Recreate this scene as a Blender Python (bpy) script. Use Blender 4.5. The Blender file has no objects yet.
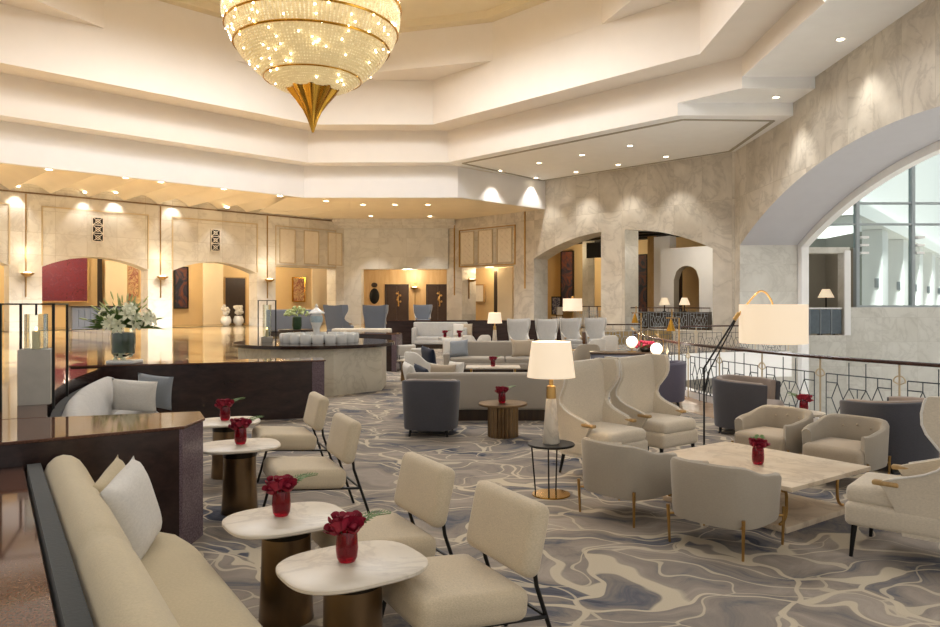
import bpy, bmesh, math, random
from mathutils import Matrix, Vector
PI = math.pi
random.seed(7)
SC = bpy.context.scene
COL = SC.collection
CX, HY, F, CH = 490.0, 304.0, 735.0, 1.7      # principal column, horizon row, focal length (pixels), eye height


def PX(px, Y):
    return (px - CX) / F * Y


def ZY(py, Y):
    return CH + (HY - py) * Y / F


def at_z(px, py, z):
    Y = F * (CH - z) / (py - HY)
    return (PX(px, Y), Y, z)


# ------------------------------------------------------------------ materials
def lin(c):
    return tuple(((v / 12.92) if v <= 0.04045 else ((v + 0.055) / 1.055) ** 2.4) for v in c)


def hexc(h):
    h = h.lstrip('#')
    return lin(tuple(int(h[i:i + 2], 16) / 255 for i in (0, 2, 4))) + (1,)


MATS = {}


def newmat(name):
    m = bpy.data.materials.new(name)
    m.use_nodes = True
    n = m.node_tree.nodes
    l = m.node_tree.links
    b = n['Principled BSDF']
    MATS[name] = m
    return m, n, l, b


def ramp(n, stops, interp='LINEAR'):
    r = n.new('ShaderNodeValToRGB')
    r.color_ramp.interpolation = interp
    e = r.color_ramp.elements
    while len(e) < len(stops):
        e.new(0.5)
    for i, (p, c) in enumerate(stops):
        e[i].position = p
        e[i].color = c if len(c) == 4 else tuple(c) + (1,)
    return r


def noise(n, l, vec, scale, detail=4, rough=0.55, dist=0.0):
    t = n.new('ShaderNodeTexNoise')
    t.inputs['Scale'].default_value = scale
    t.inputs['Detail'].default_value = detail
    t.inputs['Roughness'].default_value = rough
    t.inputs['Distortion'].default_value = dist
    if vec is not None:
        l.new(vec, t.inputs['Vector'])
    return t


def math_node(n, l, op, a, b=None):
    m = n.new('ShaderNodeMath')
    m.operation = op
    for i, v in enumerate((a, b)):
        if v is None:
            continue
        if isinstance(v, (int, float)):
            m.inputs[i].default_value = v
        else:
            l.new(v, m.inputs[i])
    return m.outputs[0]


def mixc(n, l, fac, a, b, blend='MIX'):
    m = n.new('ShaderNodeMix')
    m.data_type = 'RGBA'
    m.blend_type = blend
    for s, v in (('Factor', fac), ('A', a), ('B', b)):
        k = {'Factor': 0, 'A': 6, 'B': 7}[s]
        if isinstance(v, (int, float)):
            m.inputs[k].default_value = v
        elif isinstance(v, tuple):
            m.inputs[k].default_value = v
        else:
            l.new(v, m.inputs[k])
    return m.outputs[2]


def add_bump(n, l, b, height, strength, dist=0.01):
    bp = n.new('ShaderNodeBump')
    bp.inputs['Strength'].default_value = strength
    bp.inputs['Distance'].default_value = dist
    l.new(height, bp.inputs['Height'])
    l.new(bp.outputs[0], b.inputs['Normal'])


def plain(name, h, rough=0.5, metal=0.0, var=0.06, scale=6.0, bump=0.0, coat=0.0):
    m, n, l, b = newmat(name)
    tc = n.new('ShaderNodeTexCoord')
    t = noise(n, l, tc.outputs['Object'], scale)
    c = hexc(h)
    r = ramp(n, [(0.25, tuple(v * (1 - var) for v in c[:3])), (0.75, tuple(min(1, v * (1 + var)) for v in c[:3]))])
    l.new(t.outputs[0], r.inputs[0])
    l.new(r.outputs[0], b.inputs['Base Color'])
    b.inputs['Roughness'].default_value = rough
    b.inputs['Metallic'].default_value = metal
    b.inputs['Coat Weight'].default_value = coat
    if bump:
        t2 = noise(n, l, tc.outputs['Object'], scale * 8)
        add_bump(n, l, b, t2.outputs[0], bump)
    return m


def fabric(name, h, var=0.10, scale=60, rough=0.9, bump=0.25):
    m, n, l, b = newmat(name)
    tc = n.new('ShaderNodeTexCoord')
    mp = n.new('ShaderNodeMapping')
    mp.inputs['Scale'].default_value = (1, 1, 2.2)
    l.new(tc.outputs['Object'], mp.inputs[0])
    t = noise(n, l, mp.outputs[0], scale, 3, 0.7)
    t2 = noise(n, l, tc.outputs['Object'], 3.0, 2)
    s = math_node(n, l, 'ADD', math_node(n, l, 'MULTIPLY', t.outputs[0], 0.7), math_node(n, l, 'MULTIPLY', t2.outputs[0], 0.3))
    c = hexc(h)
    r = ramp(n, [(0.3, tuple(v * (1 - var * 1.6) for v in c[:3])), (0.7, tuple(min(1, v * (1 + var)) for v in c[:3]))])
    l.new(s, r.inputs[0])
    l.new(r.outputs[0], b.inputs['Base Color'])
    b.inputs['Roughness'].default_value = rough
    b.inputs['Sheen Weight'].default_value = 0.25
    b.inputs['Specular IOR Level'].default_value = 0.2
    add_bump(n, l, b, t.outputs[0], bump, 0.004)
    return m


def marble(name, base, mid, vein, scale=0.5, rough=0.25, tile=None, joint=0.006, jcol='8d8577', vein_amt=0.6, flip=False):
    m, n, l, b = newmat(name)
    tc = n.new('ShaderNodeTexCoord')
    v = tc.outputs['Object']
    src = v
    if tile:
        mp = n.new('ShaderNodeMapping')
        if flip:
            mp.inputs['Rotation'].default_value = (0, 0, 0)
        else:
            mp.inputs['Rotation'].default_value = (PI / 2, 0, 0)
        l.new(v, mp.inputs[0])
        br = n.new('ShaderNodeTexBrick')
        br.offset = 0.0
        br.inputs['Scale'].default_value = 1.0
        br.inputs['Brick Width'].default_value = tile[0]
        br.inputs['Row Height'].default_value = tile[1]
        br.inputs['Mortar Size'].default_value = joint
        br.inputs['Mortar Smooth'].default_value = 0.3
        br.inputs['Color1'].default_value = (0, 0, 0, 1)
        br.inputs['Color2'].default_value = (1, 1, 1, 1)
        br.inputs['Mortar'].default_value = (0.5, 0.5, 0.5, 1)
        l.new(mp.outputs[0], br.inputs['Vector'])
        # each slab is cut from a different place in the block
        off = n.new('ShaderNodeVectorMath')
        off.operation = 'MULTIPLY_ADD'
        l.new(br.outputs['Color'], off.inputs[0])
        off.inputs[1].default_value = (7.3, 3.1, 5.7)
        l.new(v, off.inputs[2])
        src = off.outputs[0]
    t1 = noise(n, l, src, scale, 8, 0.62, 0.45)
    t2 = noise(n, l, src, scale * 1.7, 6, 0.6, 0.9)
    a = math_node(n, l, 'ABSOLUTE', math_node(n, l, 'SUBTRACT', t2.outputs[0], 0.5))
    rv = ramp(n, [(0.0, (1, 1, 1)), (0.035, (0.25, 0.25, 0.25)), (0.12, (0, 0, 0))])
    l.new(a, rv.inputs[0])
    rb = ramp(n, [(0.32, hexc(mid)), (0.62, hexc(base))])
    l.new(t1.outputs[0], rb.inputs[0])
    vf = math_node(n, l, 'MULTIPLY', rv.outputs[0], vein_amt)
    colr = mixc(n, l, vf, rb.outputs[0], hexc(vein))
    if tile:
        tint = mixc(n, l, 1.0, colr, ramp_tint(n, l, br.outputs['Color']), 'MULTIPLY')
        colr = mixc(n, l, math_node(n, l, 'MULTIPLY', br.outputs['Fac'], 0.75), tint, hexc(jcol))
    l.new(colr, b.inputs['Base Color'])
    b.inputs['Roughness'].default_value = rough
    return m


def ramp_tint(n, l, c):
    r = ramp(n, [(0.0, (0.93, 0.925, 0.91)), (1.0, (1, 1, 1))])
    l.new(c, r.inputs[0])
    return r.outputs[0]


def wood(name, a, b2, scale=3.0, rough=0.35, axis=2, stretch=9.0):
    m, n, l, b = newmat(name)
    tc = n.new('ShaderNodeTexCoord')
    mp = n.new('ShaderNodeMapping')
    s = [stretch, stretch, stretch]
    s[axis] = 0.7
    mp.inputs['Scale'].default_value = s
    l.new(tc.outputs['Object'], mp.inputs[0])
    t = noise(n, l, mp.outputs[0], scale, 5, 0.6, 0.4)
    r = ramp(n, [(0.3, hexc(a)), (0.7, hexc(b2))])
    l.new(t.outputs[0], r.inputs[0])
    l.new(r.outputs[0], b.inputs['Base Color'])
    b.inputs['Roughness'].default_value = rough
    return m


def granite(name, a, b2, rough=0.06, scale=90):
    m, n, l, b = newmat(name)
    tc = n.new('ShaderNodeTexCoord')
    t = noise(n, l, tc.outputs['Object'], scale, 3, 0.7)
    r = ramp(n, [(0.4, hexc(a)), (0.62, hexc(b2))])
    l.new(t.outputs[0], r.inputs[0])
    l.new(r.outputs[0], b.inputs['Base Color'])
    b.inputs['Roughness'].default_value = rough
    b.inputs['Specular IOR Level'].default_value = 0.32
    b.inputs['Coat Weight'].default_value = 0.0
    b.inputs['Coat Roughness'].default_value = 0.03
    return m


def glow(name, h, strength, base='ffffff'):
    m, n, l, b = newmat(name)
    tc = n.new('ShaderNodeTexCoord')
    t = noise(n, l, tc.outputs['Object'], 40)
    r = ramp(n, [(0, tuple(v * 0.97 for v in hexc(h)[:3])), (1, hexc(h))])
    l.new(t.outputs[0], r.inputs[0])
    b.inputs['Base Color'].default_value = hexc(base)
    b.inputs['Roughness'].default_value = 0.8
    l.new(r.outputs[0], b.inputs['Emission Color'])
    b.inputs['Emission Strength'].default_value = strength
    return m


def glassy(name, h, trans=1.0, rough=0.02, ior=1.45):
    m, n, l, b = newmat(name)
    b.inputs['Base Color'].default_value = hexc(h)
    b.inputs['Transmission Weight'].default_value = trans
    b.inputs['Roughness'].default_value = rough
    b.inputs['IOR'].default_value = ior
    return m


def pane(name, tint, refl=0.10):
    m, n, l, b = newmat(name)
    n.remove(b)
    tr = n.new('ShaderNodeBsdfTransparent')
    tr.inputs[0].default_value = hexc(tint)
    gl = n.new('ShaderNodeBsdfGlossy')
    gl.inputs['Roughness'].default_value = 0.02
    mx = n.new('ShaderNodeMixShader')
    mx.inputs[0].default_value = refl
    l.new(tr.outputs[0], mx.inputs[1])
    l.new(gl.outputs[0], mx.inputs[2])
    l.new(mx.outputs[0], n['Material Output'].inputs[0])
    return m


def carpet():
    m, n, l, b = newmat('carpet')
    tc = n.new('ShaderNodeTexCoord')
    v = tc.outputs['Object']
    warp = noise(n, l, v, 1.1, 2, 0.5)
    off = n.new('ShaderNodeVectorMath')
    off.operation = 'MULTIPLY_ADD'
    l.new(warp.outputs['Color'], off.inputs[0])
    off.inputs[1].default_value = (1.5, 1.5, 0)
    l.new(v, off.inputs[2])
    # ground: blotches of taupe, grey and navy, stretched like brush strokes
    mp = n.new('ShaderNodeMapping')
    mp.inputs['Scale'].default_value = (0.7, 1.5, 1)
    mp.inputs['Rotation'].default_value = (0, 0, 0.5)
    l.new(off.outputs[0], mp.inputs[0])
    g = noise(n, l, mp.outputs[0], 1.5, 6, 0.66, 0.4)
    rg = ramp(n, [(0.30, hexc('3a3f4d')), (0.39, hexc('6b6b72')), (0.46, hexc('8f877f')), (0.55, hexc('a0958a')), (0.68, hexc('b3a89b'))])
    l.new(g.outputs[0], rg.inputs[0])
    # branching net of warped cell edges, in two sizes, its width varying as if drawn by hand
    wv = noise(n, l, v, 2.2, 2)
    fs = []
    for sc, rot, sx, sy, w0 in ((1.15, -0.5, 0.8, 1.4, 0.025), (1.7, 0.9, 0.7, 1.25, 0.015)):
        vo = n.new('ShaderNodeTexVoronoi')
        vo.feature = 'DISTANCE_TO_EDGE'
        vo.inputs['Scale'].default_value = sc
        mp2 = n.new('ShaderNodeMapping')
        mp2.inputs['Scale'].default_value = (sx, sy, 1)
        mp2.inputs['Rotation'].default_value = (0, 0, rot)
        l.new(off.outputs[0], mp2.inputs[0])
        l.new(mp2.outputs[0], vo.inputs['Vector'])
        wd = math_node(n, l, 'MULTIPLY', wv.outputs[0], w0 * 2)
        q = math_node(n, l, 'DIVIDE', vo.outputs['Distance'], wd)
        r1 = ramp(n, [(0.75, (1, 1, 1)), (1.0, (0, 0, 0))])
        l.new(q, r1.inputs[0])
        fs.append(r1.outputs[0])
    f = math_node(n, l, 'MAXIMUM', fs[0], math_node(n, l, 'MULTIPLY', fs[1], 0.8))
    c = mixc(n, l, math_node(n, l, 'MULTIPLY', f, 0.9), rg.outputs[0], hexc('d4c7af'))
    pile = noise(n, l, v, 140, 2)
    c2 = mixc(n, l, 0.25, c, mixc(n, l, 1.0, c, pile.outputs[0], 'MULTIPLY'))
    l.new(c2, b.inputs['Base Color'])
    b.inputs['Roughness'].default_value = 0.95
    b.inputs['Specular IOR Level'].default_value = 0.1
    add_bump(n, l, b, pile.outputs[0], 0.3, 0.006)
    return m


def floor_marble():
    m, n, l, b = newmat('gallery_marble')
    tc = n.new('ShaderNodeTexCoord')
    mp = n.new('ShaderNodeMapping')
    mp.inputs['Rotation'].default_value = (0, 0, PI / 4)
    l.new(tc.outputs['Object'], mp.inputs[0])
    br = n.new('ShaderNodeTexBrick')
    br.offset = 0
    br.inputs['Scale'].default_value = 1
    br.inputs['Brick Width'].default_value = 2.4
    br.inputs['Row Height'].default_value = 2.4
    br.inputs['Mortar Size'].default_value = 0.22
    br.inputs['Mortar Smooth'].default_value = 0.0
    br.inputs['Color1'].default_value = hexc('bda576')
    br.inputs['Color2'].default_value = hexc('ae9464')
    br.inputs['Mortar'].default_value = hexc('6c4a2e')
    l.new(mp.outputs[0], br.inputs['Vector'])
    t = noise(n, l, tc.outputs['Object'], 2.5, 6, 0.6, 1.0)
    c = mixc(n, l, 0.35, br.outputs['Color'], mixc(n, l, 1.0, br.outputs['Color'], t.outputs[0], 'MULTIPLY'))
    l.new(c, b.inputs['Base Color'])
    b.inputs['Roughness'].default_value = 0.10
    b.inputs['Coat Weight'].default_value = 0.25
    return m


def artwork(name, cols, scale=3.0):
    m, n, l, b = newmat(name)
    tc = n.new('ShaderNodeTexCoord')
    t = noise(n, l, tc.outputs['Object'], scale, 6, 0.65, 1.5)
    k = len(cols)
    r = ramp(n, [(0.32 + 0.36 * i / max(1, k - 1), hexc(c)) for i, c in enumerate(cols)])
    l.new(t.outputs[0], r.inputs[0])
    l.new(r.outputs[0], b.inputs['Base Color'])
    b.inputs['Roughness'].default_value = 0.6
    return m


M = {}
M['carpet'] = carpet()
M['gfloor'] = floor_marble()
M['wallmarble'] = marble('wall_marble', 'e2ded5', 'd0cac0', 'a39c91', 0.5, 0.35, (1.25, 0.95), 0.008, 'b3a997', 0.3)
M['mainmarble'] = marble('main_wall_marble', 'dad3c7', 'b9b1a4', '857d73', 0.42, 0.4, (1.35, 6.0), 0.008, 'b0a591', 0.35)
M['greymarble'] = marble('grey_marble', 'dcdad3', 'cdcac2', 'a3a097', 0.5, 0.35, (1.6, 1.1), 0.006, 'bab6ac', 0.3)
M['tabletop'] = marble('table_marble', 'e6dccb', 'd8ccb9', '9a8c7b', 1.1, 0.42, None, vein_amt=0.4)
M['travertine'] = marble('travertine_top', 'e0d0b8', 'cbb497', 'a58d70', 1.3, 0.42, None, vein_amt=0.5)
M['podium'] = marble('podium_stone', 'd8d0bd', 'c6bca6', 'a2977f', 1.2, 0.35, None, vein_amt=0.4)
M['plaster'] = plain('white_plaster', 'e8e5e3', 0.85, var=0.02, scale=1.5)
M['plasterwarm'] = plain('cream_plaster', 'e5ddd4', 0.85, var=0.02, scale=1.2)
M['dome'] = plain('dome_paint', 'decfb0', 0.85, var=0.03, scale=1.5)
M['vault'] = plain('vault_paint', 'e8dcc6', 0.8, var=0.04, scale=1.0)
M['softwhite'] = plain('white_paint', 'f3f3f3', 0.7, var=0.02, scale=2)
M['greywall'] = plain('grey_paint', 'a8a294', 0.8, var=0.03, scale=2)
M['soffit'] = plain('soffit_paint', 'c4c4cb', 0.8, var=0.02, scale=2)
M['granite'] = granite('brown_granite', '4f352b', '6b4a3b', 0.06)
M['panel'] = wood('dark_panel', '271b19', '3c2b27', 2.0, 0.22, 0, 6)
M['endpost'] = granite('purple_granite', '5b4a51', '7b6a70', 0.18)
M['cream'] = fabric('cream_fabric', 'ddd2bf', 0.06, 70)
M['banquette'] = fabric('banquette_fabric', 'c6b694', 0.08, 80)
M['slipper'] = fabric('oatmeal_fabric', 'd0bfa2', 0.14, 110, bump=0.4)
M['grey'] = fabric('grey_fabric', 'a89d8c', 0.05, 60)
M['greyin'] = fabric('taupe_fabric', 'b6a690', 0.06, 60)
M['dark'] = fabric('charcoal_fabric', '4c4b50', 0.10, 60)
M['darkin'] = fabric('mushroom_fabric', '9a8b80', 0.06, 60)
M['purple'] = fabric('mauve_fabric', '6b6675', 0.08, 60)
M['wing'] = fabric('wing_fabric', 'd0c4b0', 0.10, 60, bump=0.15)
M['sofa'] = fabric('sofa_fabric', 'a9a093', 0.06, 60)
M['silver'] = fabric('silver_fabric', 'c2bfba', 0.12, 35)
M['bluegrey'] = fabric('blue_grey_fabric', '8d9297', 0.06, 50)
M['blue'] = fabric('slate_blue_fabric', '757a83', 0.07, 50)
M['navy'] = fabric('navy_fabric', '222838', 0.12, 50)
M['white'] = fabric('white_fabric', 'dfdad1', 0.08, 45)
M['black'] = plain('black_metal', '14120f', 0.4, 0.4)
M['darkwood'] = wood('dark_wood', '2a1d14', '41301f', 3, 0.3)
M['redwood'] = wood('handrail_wood', '34201a', '4a2d22', 3, 0.25, 0)
M['oak'] = wood('oak_wood', 'a3814f', 'bb9a66', 3, 0.4)
M['border'] = wood('border_floor', '9c7c5e', 'b89a7b', 1.2, 0.25, 0, 3)
M['brass'] = plain('brass', 'b8935a', 0.28, 1.0, 0.05, 20)
M['bronze'] = plain('bronze', '8a7357', 0.33, 1.0, 0.18, 3)
M['bronzedk'] = plain('dark_bronze', '2c261f', 0.35, 0.8, 0.1, 5)
M['gold'] = plain('polished_gold', 'c99a3f', 0.16, 1.0, 0.05, 10)
M['steel'] = plain('steel', '8f959a', 0.35, 0.8, 0.05, 10)
M['mullion'] = plain('mullion', 'a3acb0', 0.55, 0.0, 0.05, 10)
M['redglass'] = glassy('red_glass', 'b80f30', 0.8, 0.03)
M['clear'] = glassy('clear_glass', 'f4faf7', 1.0, 0.0)
M['pane'] = pane('window_pane', 'e9f2f2', 0.06)
M['rose'] = plain('rose_petal', '8c0d2b', 0.6, 0, 0.25, 30)
M['leaf'] = plain('leaf', '5d7a3a', 0.5, 0, 0.25, 20)
M['darkleaf'] = plain('dark_leaf', '22401f', 0.45, 0, 0.3, 20)
M['lily'] = plain('lily_petal', 'e6e7c8', 0.5, 0, 0.06, 30)
M['lilybud'] = plain('lily_bud', 'b9c487', 0.5, 0, 0.12, 30)
M['shade'] = glow('lamp_shade_linen', 'ffe0b8', 0.42, 'efe6d6')
M['bulb'] = glow('downlight_glow', 'ffeac4', 14.0)
M['globe'] = glow('globe_glow', 'ffe8c4', 1.0)
M['sconceglow'] = glow('sconce_glow', 'ffe0a6', 5.0)
M['sparkle'] = glow('crystal_bulb', 'fff3d6', 9.0)
M['core'] = glow('chandelier_core', 'ffdf9e', 0.22, 'd2c49c')
M['flame'] = glow('candle_flame', 'ffcf7a', 6.0)
M['wax'] = plain('candle_wax', 'e4cf9a', 0.5, 0, 0.03)
M['stone'] = plain('grey_stone', 'b3ada1', 0.6, 0, 0.12, 5)
M['ceramic'] = plain('white_ceramic', 'e6e6e2', 0.2, 0, 0.03)
M['ceramicblue'] = plain('blue_ceramic', 'a8bcc4', 0.2, 0, 0.2, 12)
M['paperwhite'] = plain('white_print', 'ece9e2', 0.6)
M['elevator'] = plain('elevator_bronze', '4a3a30', 0.35, 0.6, 0.15, 3)
M['oakwall'] = wood('oak_panelling', 'bb9866', 'cdb083', 1.2, 0.4, 2, 5)
M['warmwall'] = plain('warm_wall', 'd9bd8c', 0.6, 0, 0.05, 1)
M['palewall'] = plain('pale_panel', 'e3d3b4', 0.6, 0, 0.05, 1)
M['darkdoor'] = plain('dark_door', '33261f', 0.4, 0, 0.15, 3)
M['redart'] = artwork('red_canvas', ['3e0c1a', '6e1a2e', '5e1d33', '7e3445'], 3.5)
M['darkart'] = artwork('dark_canvas', ['11141c', '20283a', '6b3a2a', '1b2030'], 1.0)
M['muralart'] = artwork('brown_canvas', ['5a3a26', 'c9a878', '7d2f2a', 'e0c7a0'], 3.0)
M['orange'] = artwork('orange_print', ['c8682c', 'd98a4a', '8a3f1c'], 9.0)
M['navyprint'] = artwork('navy_print', ['1c2340', '3a3f66', 'e0dcd6'], 12.0)
M['backdark'] = plain('dark_brown_wood', '3a2d24', 0.5, 0, 0.1, 2)  # dark brown of the bar ceiling, counter body and soil bed
M['lattice'] = plain('lattice_panel', 'e6dccb', 0.6, 0, 0.05, 4)
M['panelgold'] = plain('pale_gilt_frame', 'cbb998', 0.5, 0.1, 0.05, 4)
M['blueglass'] = plain('blue_glass', '57636c', 0.12, 0.0, 0.15, 6)
M['iron'] = plain('grey_iron', '4b5054', 0.4, 0.6, 0.06, 10)
M['graniterim'] = granite('black_granite', '2b1f1b', '40302a', 0.06)
M['shadowcloth'] = fabric('gap_shade_fabric', '20221e', 0.1, 50)
M['facade'] = plain('white_facade', 'f2f0ee', 0.8, 0, 0.02, 1)


def crystal():
    m, n, l, b = newmat('crystal_beads')
    tc = n.new('ShaderNodeTexCoord')
    t = noise(n, l, tc.outputs['Object'], 9.0, 2)
    r = ramp(n, [(0.35, hexc('d9c493')), (0.65, hexc('fff2d0'))])
    l.new(t.outputs[0], r.inputs[0])
    l.new(r.outputs[0], b.inputs['Base Color'])
    b.inputs['Roughness'].default_value = 0.15
    b.inputs['Specular IOR Level'].default_value = 0.9
    l.new(r.outputs[0], b.inputs['Emission Color'])
    b.inputs['Emission Strength'].default_value = 0.22
    return m


M['crystal'] = crystal()


# ------------------------------------------------------------------ mesh building
class MB:
    def __init__(s, mtx=None):
        s.bm = bmesh.new()
        s.M = mtx or Matrix.Identity(4)

    def v(s, p):
        return s.bm.verts.new(s.M @ Vector(p))

    def face(s, vs, mi=0):
        try:
            f = s.bm.faces.new(vs)
            f.material_index = mi
            return f
        except ValueError:
            return None

    def poly(s, pts, mi=0):
        return s.face([s.v(p) for p in pts], mi)

    def box(s, x0, x1, y0, y1, z0, z1, bev=0.0, mtx=None, mi=0):
        X = mtx or Matrix.Identity(4)
        vs = [s.v(X @ Vector((x, y, z))) for z in (z0, z1) for y in (y0, y1) for x in (x0, x1)]
        fs = [s.face([vs[i] for i in q], mi) for q in ((0, 2, 3, 1), (4, 5, 7, 6), (0, 1, 5, 4), (2, 6, 7, 3), (0, 4, 6, 2), (1, 3, 7, 5))]
        if bev:
            ed = list({e for f in fs for e in f.edges})
            bmesh.ops.bevel(s.bm, geom=ed, offset=bev, segments=2, affect='EDGES', profile=0.6)
        return s

    def prism(s, pts, z0, z1, mi=0, mi_side=None):
        n = len(pts)
        lo = [s.v((p[0], p[1], z0)) for p in pts]
        hi = [s.v((p[0], p[1], z1)) for p in pts]
        s.face(lo[::-1], mi)
        s.face(hi, mi)
        for i in range(n):
            s.face([lo[i], lo[(i + 1) % n], hi[(i + 1) % n], hi[i]], mi if mi_side is None else mi_side)
        return s

    def lathe(s, prof, seg=32, cx=0, cy=0, mtx=None, sweep=2 * PI, cap=True):
        X = mtx or Matrix.Identity(4)
        rings = []
        for r, z in prof:
            if r < 1e-5:
                rings.append([s.v(X @ Vector((cx, cy, z)))])
            else:
                rings.append([s.v(X @ Vector((cx + r * math.cos(2 * PI * i / seg), cy + r * math.sin(2 * PI * i / seg), z))) for i in range(seg)])
        for a, b in zip(rings, rings[1:]):
            for i in range(seg):
                j = (i + 1) % seg
                if len(a) == 1 and len(b) == 1:
                    continue
                if len(a) == 1:
                    s.face([a[0], b[j], b[i]])
                elif len(b) == 1:
                    s.face([a[i], a[j], b[0]])
                else:
                    s.face([a[i], a[j], b[j], b[i]])
        if cap:
            if len(rings[0]) > 1:
                s.face(rings[0][::-1])
            if len(rings[-1]) > 1:
                s.face(rings[-1])
        return s

    def tube(s, path, r, seg=8, closed=False, r2=None):
        path = [Vector(p) for p in path]
        n = len(path)
        rings = []
        up0 = None
        for i, p in enumerate(path):
            if closed:
                t = (path[(i + 1) % n] - path[i - 1]).normalized()
            else:
                t = (path[min(i + 1, n - 1)] - path[max(i - 1, 0)]).normalized()
            if up0 is None:
                up0 = Vector((0, 0, 1)) if abs(t.z) < 0.9 else Vector((1, 0, 0))
            a = t.cross(up0)
            if a.length < 1e-4:
                a = t.cross(Vector((0, 1, 0)))
            a.normalize()
            bb = a.cross(t).normalized()
            up0 = bb
            rr = r if r2 is None else r + (r2 - r) * i / max(1, n - 1)
            rings.append([s.v(p + a * rr * math.cos(2 * PI * k / seg) + bb * rr * math.sin(2 * PI * k / seg)) for k in range(seg)])
        m = n if closed else n - 1
        for i in range(m):
            a, b = rings[i], rings[(i + 1) % n]
            for k in range(seg):
                s.face([a[k], a[(k + 1) % seg], b[(k + 1) % seg], b[k]])
        if not closed:
            s.face(rings[0][::-1])
            s.face(rings[-1])
        return s

    def rbox(s, c, size, r=0.04, n=6, mtx=None, fn=None, puff=0.0):
        """rounded box: a cube grid pushed to a constant corner radius; puff swells the faces"""
        X = mtx or Matrix.Identity(4)
        hx, hy, hz = (v / 2 for v in size)
        r = min(r, hx, hy, hz)
        ix, iy, iz = hx - r, hy - r, hz - r
        cache = {}

        def pt(a, b2, c2):
            key = (round(a, 5), round(b2, 5), round(c2, 5))
            if key in cache:
                return cache[key]
            q = Vector((a * hx, b2 * hy, c2 * hz))
            inn = Vector((max(-ix, min(ix, q.x)), max(-iy, min(iy, q.y)), max(-iz, min(iz, q.z))))
            d = q - inn
            if d.length > 1e-7:
                q = inn + d.normalized() * r
            if puff:
                k = 1 + puff * (1 - a * a) * (1 - b2 * b2) if abs(c2) > 0.999 else 1
                q.z *= k
            q = q + Vector(c)
            if fn:
                q = Vector(fn(q))
            cache[key] = s.v(X @ q)
            return cache[key]
        # grid lines concentrated near the edges
        def line(h):
            e = r / h if h else 0
            out = [-1, -1 + e * 0.25, -1 + e * 0.6, -1 + e]
            k = max(1, n // 2)
            for i in range(1, k):
                out.append(-1 + e + (2 - 2 * e) * i / k)
            out += [1 - e, 1 - e * 0.6, 1 - e * 0.25, 1]
            res = []
            for v in out:
                if not res or v - res[-1] > 1e-4:
                    res.append(v)
            return res
        gx, gy, gz = line(hx), line(hy), line(hz)
        for sgn in (-1, 1):
            for A, B, f in ((gx, gy, lambda u, v: pt(u, v, sgn)), (gx, gz, lambda u, v: pt(u, sgn, v)), (gy, gz, lambda u, v: pt(sgn, u, v))):
                for i in range(len(A) - 1):
                    for j in range(len(B) - 1):
                        q = [f(A[i], B[j]), f(A[i + 1], B[j]), f(A[i + 1], B[j + 1]), f(A[i], B[j + 1])]
                        if len(set(q)) == 4:
                            s.face(q)
        return s

    def sphere(s, c, r, seg=16, rings=10, sq=(1, 1, 1)):
        prof = []
        for i in range(rings + 1):
            a = -PI / 2 + PI * i / rings
            prof.append((r * math.cos(a) if 0 < i < rings else 0, r * math.sin(a)))
        return s.lathe(prof, seg, mtx=Matrix.Translation(c) @ Matrix.Diagonal((*sq, 1)))

    def patch(s, rows, two=False):
        vs = [[s.v(p) for p in row] for row in rows]
        for i in range(len(vs) - 1):
            for j in range(len(vs[0]) - 1):
                s.face([vs[i][j], vs[i][j + 1], vs[i + 1][j + 1], vs[i + 1][j]])
        return s

    def loft(s, sections, closed_section=True, cap=True):
        vs = [[s.v(p) for p in sec] for sec in sections]
        m = len(vs[0])
        for a, b in zip(vs, vs[1:]):
            for k in range(m if closed_section else m - 1):
                s.face([a[k], a[(k + 1) % m], b[(k + 1) % m], b[k]])
        if cap:
            s.face(vs[0][::-1])
            s.face(vs[-1])
        return s

    def build(s, name, mat, parent=None, loc=None, rotz=0.0, angle=40, smooth=True):
        bmesh.ops.recalc_face_normals(s.bm, faces=s.bm.faces)
        me = bpy.data.meshes.new(name)
        s.bm.to_mesh(me)
        s.bm.free()
        for m in (mat if isinstance(mat, (list, tuple)) else [mat]):
            me.materials.append(m)
        if smooth:
            for p in me.polygons:
                p.use_smooth = True
            me.set_sharp_from_angle(angle=math.radians(angle))
        o = bpy.data.objects.new(name, me)
        COL.objects.link(o)
        if parent:
            o.parent = parent
        if loc is not None:
            o.location = loc
        o.rotation_euler = (0, 0, rotz)
        return o


def tag(o, label=None, cat=None, group=None, kind=None):
    if label:
        o['label'] = label
    if cat:
        o['category'] = cat
    if group:
        o['group'] = group
    if kind:
        o['kind'] = kind
    return o


def thing(name, label, cat, loc=(0, 0, 0), rotz=0.0, group=None):
    o = bpy.data.objects.new(name, None)
    o.empty_display_size = 0.1
    COL.objects.link(o)
    o.location = loc
    o.rotation_euler = (0, 0, rotz)
    return tag(o, label, cat, group)


def struct(mb, name, mat, loc=None, rotz=0.0, **k):
    return tag(mb.build(name, mat, None, loc, rotz, **k), kind='structure')


KIDS = {}


def kids(o):
    return [c for c in bpy.data.objects if c.parent == o]


def dup(root, loc, rotz=0.0, label=None, group=None, scale=None):
    def rec(o, par):
        c = o.copy()
        COL.objects.link(c)
        c.parent = par
        for ch in kids(o):
            rec(ch, c)
        return c
    r = rec(root, None)
    r.location = loc
    r.rotation_euler = (0, 0, rotz)
    if scale:
        r.scale = (scale,) * 3
    if label:
        r['label'] = label
    if group:
        r['group'] = group
    elif 'group' in r.keys():
        del r['group']
    return r


def face_rot(dx, dy):
    """rotation about z that turns local +Y to the direction (dx, dy)"""
    return math.atan2(-dx, dy)
WORLD, SUN, EXPO, DOME = 0.72, 9, 0.32, 680
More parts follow.
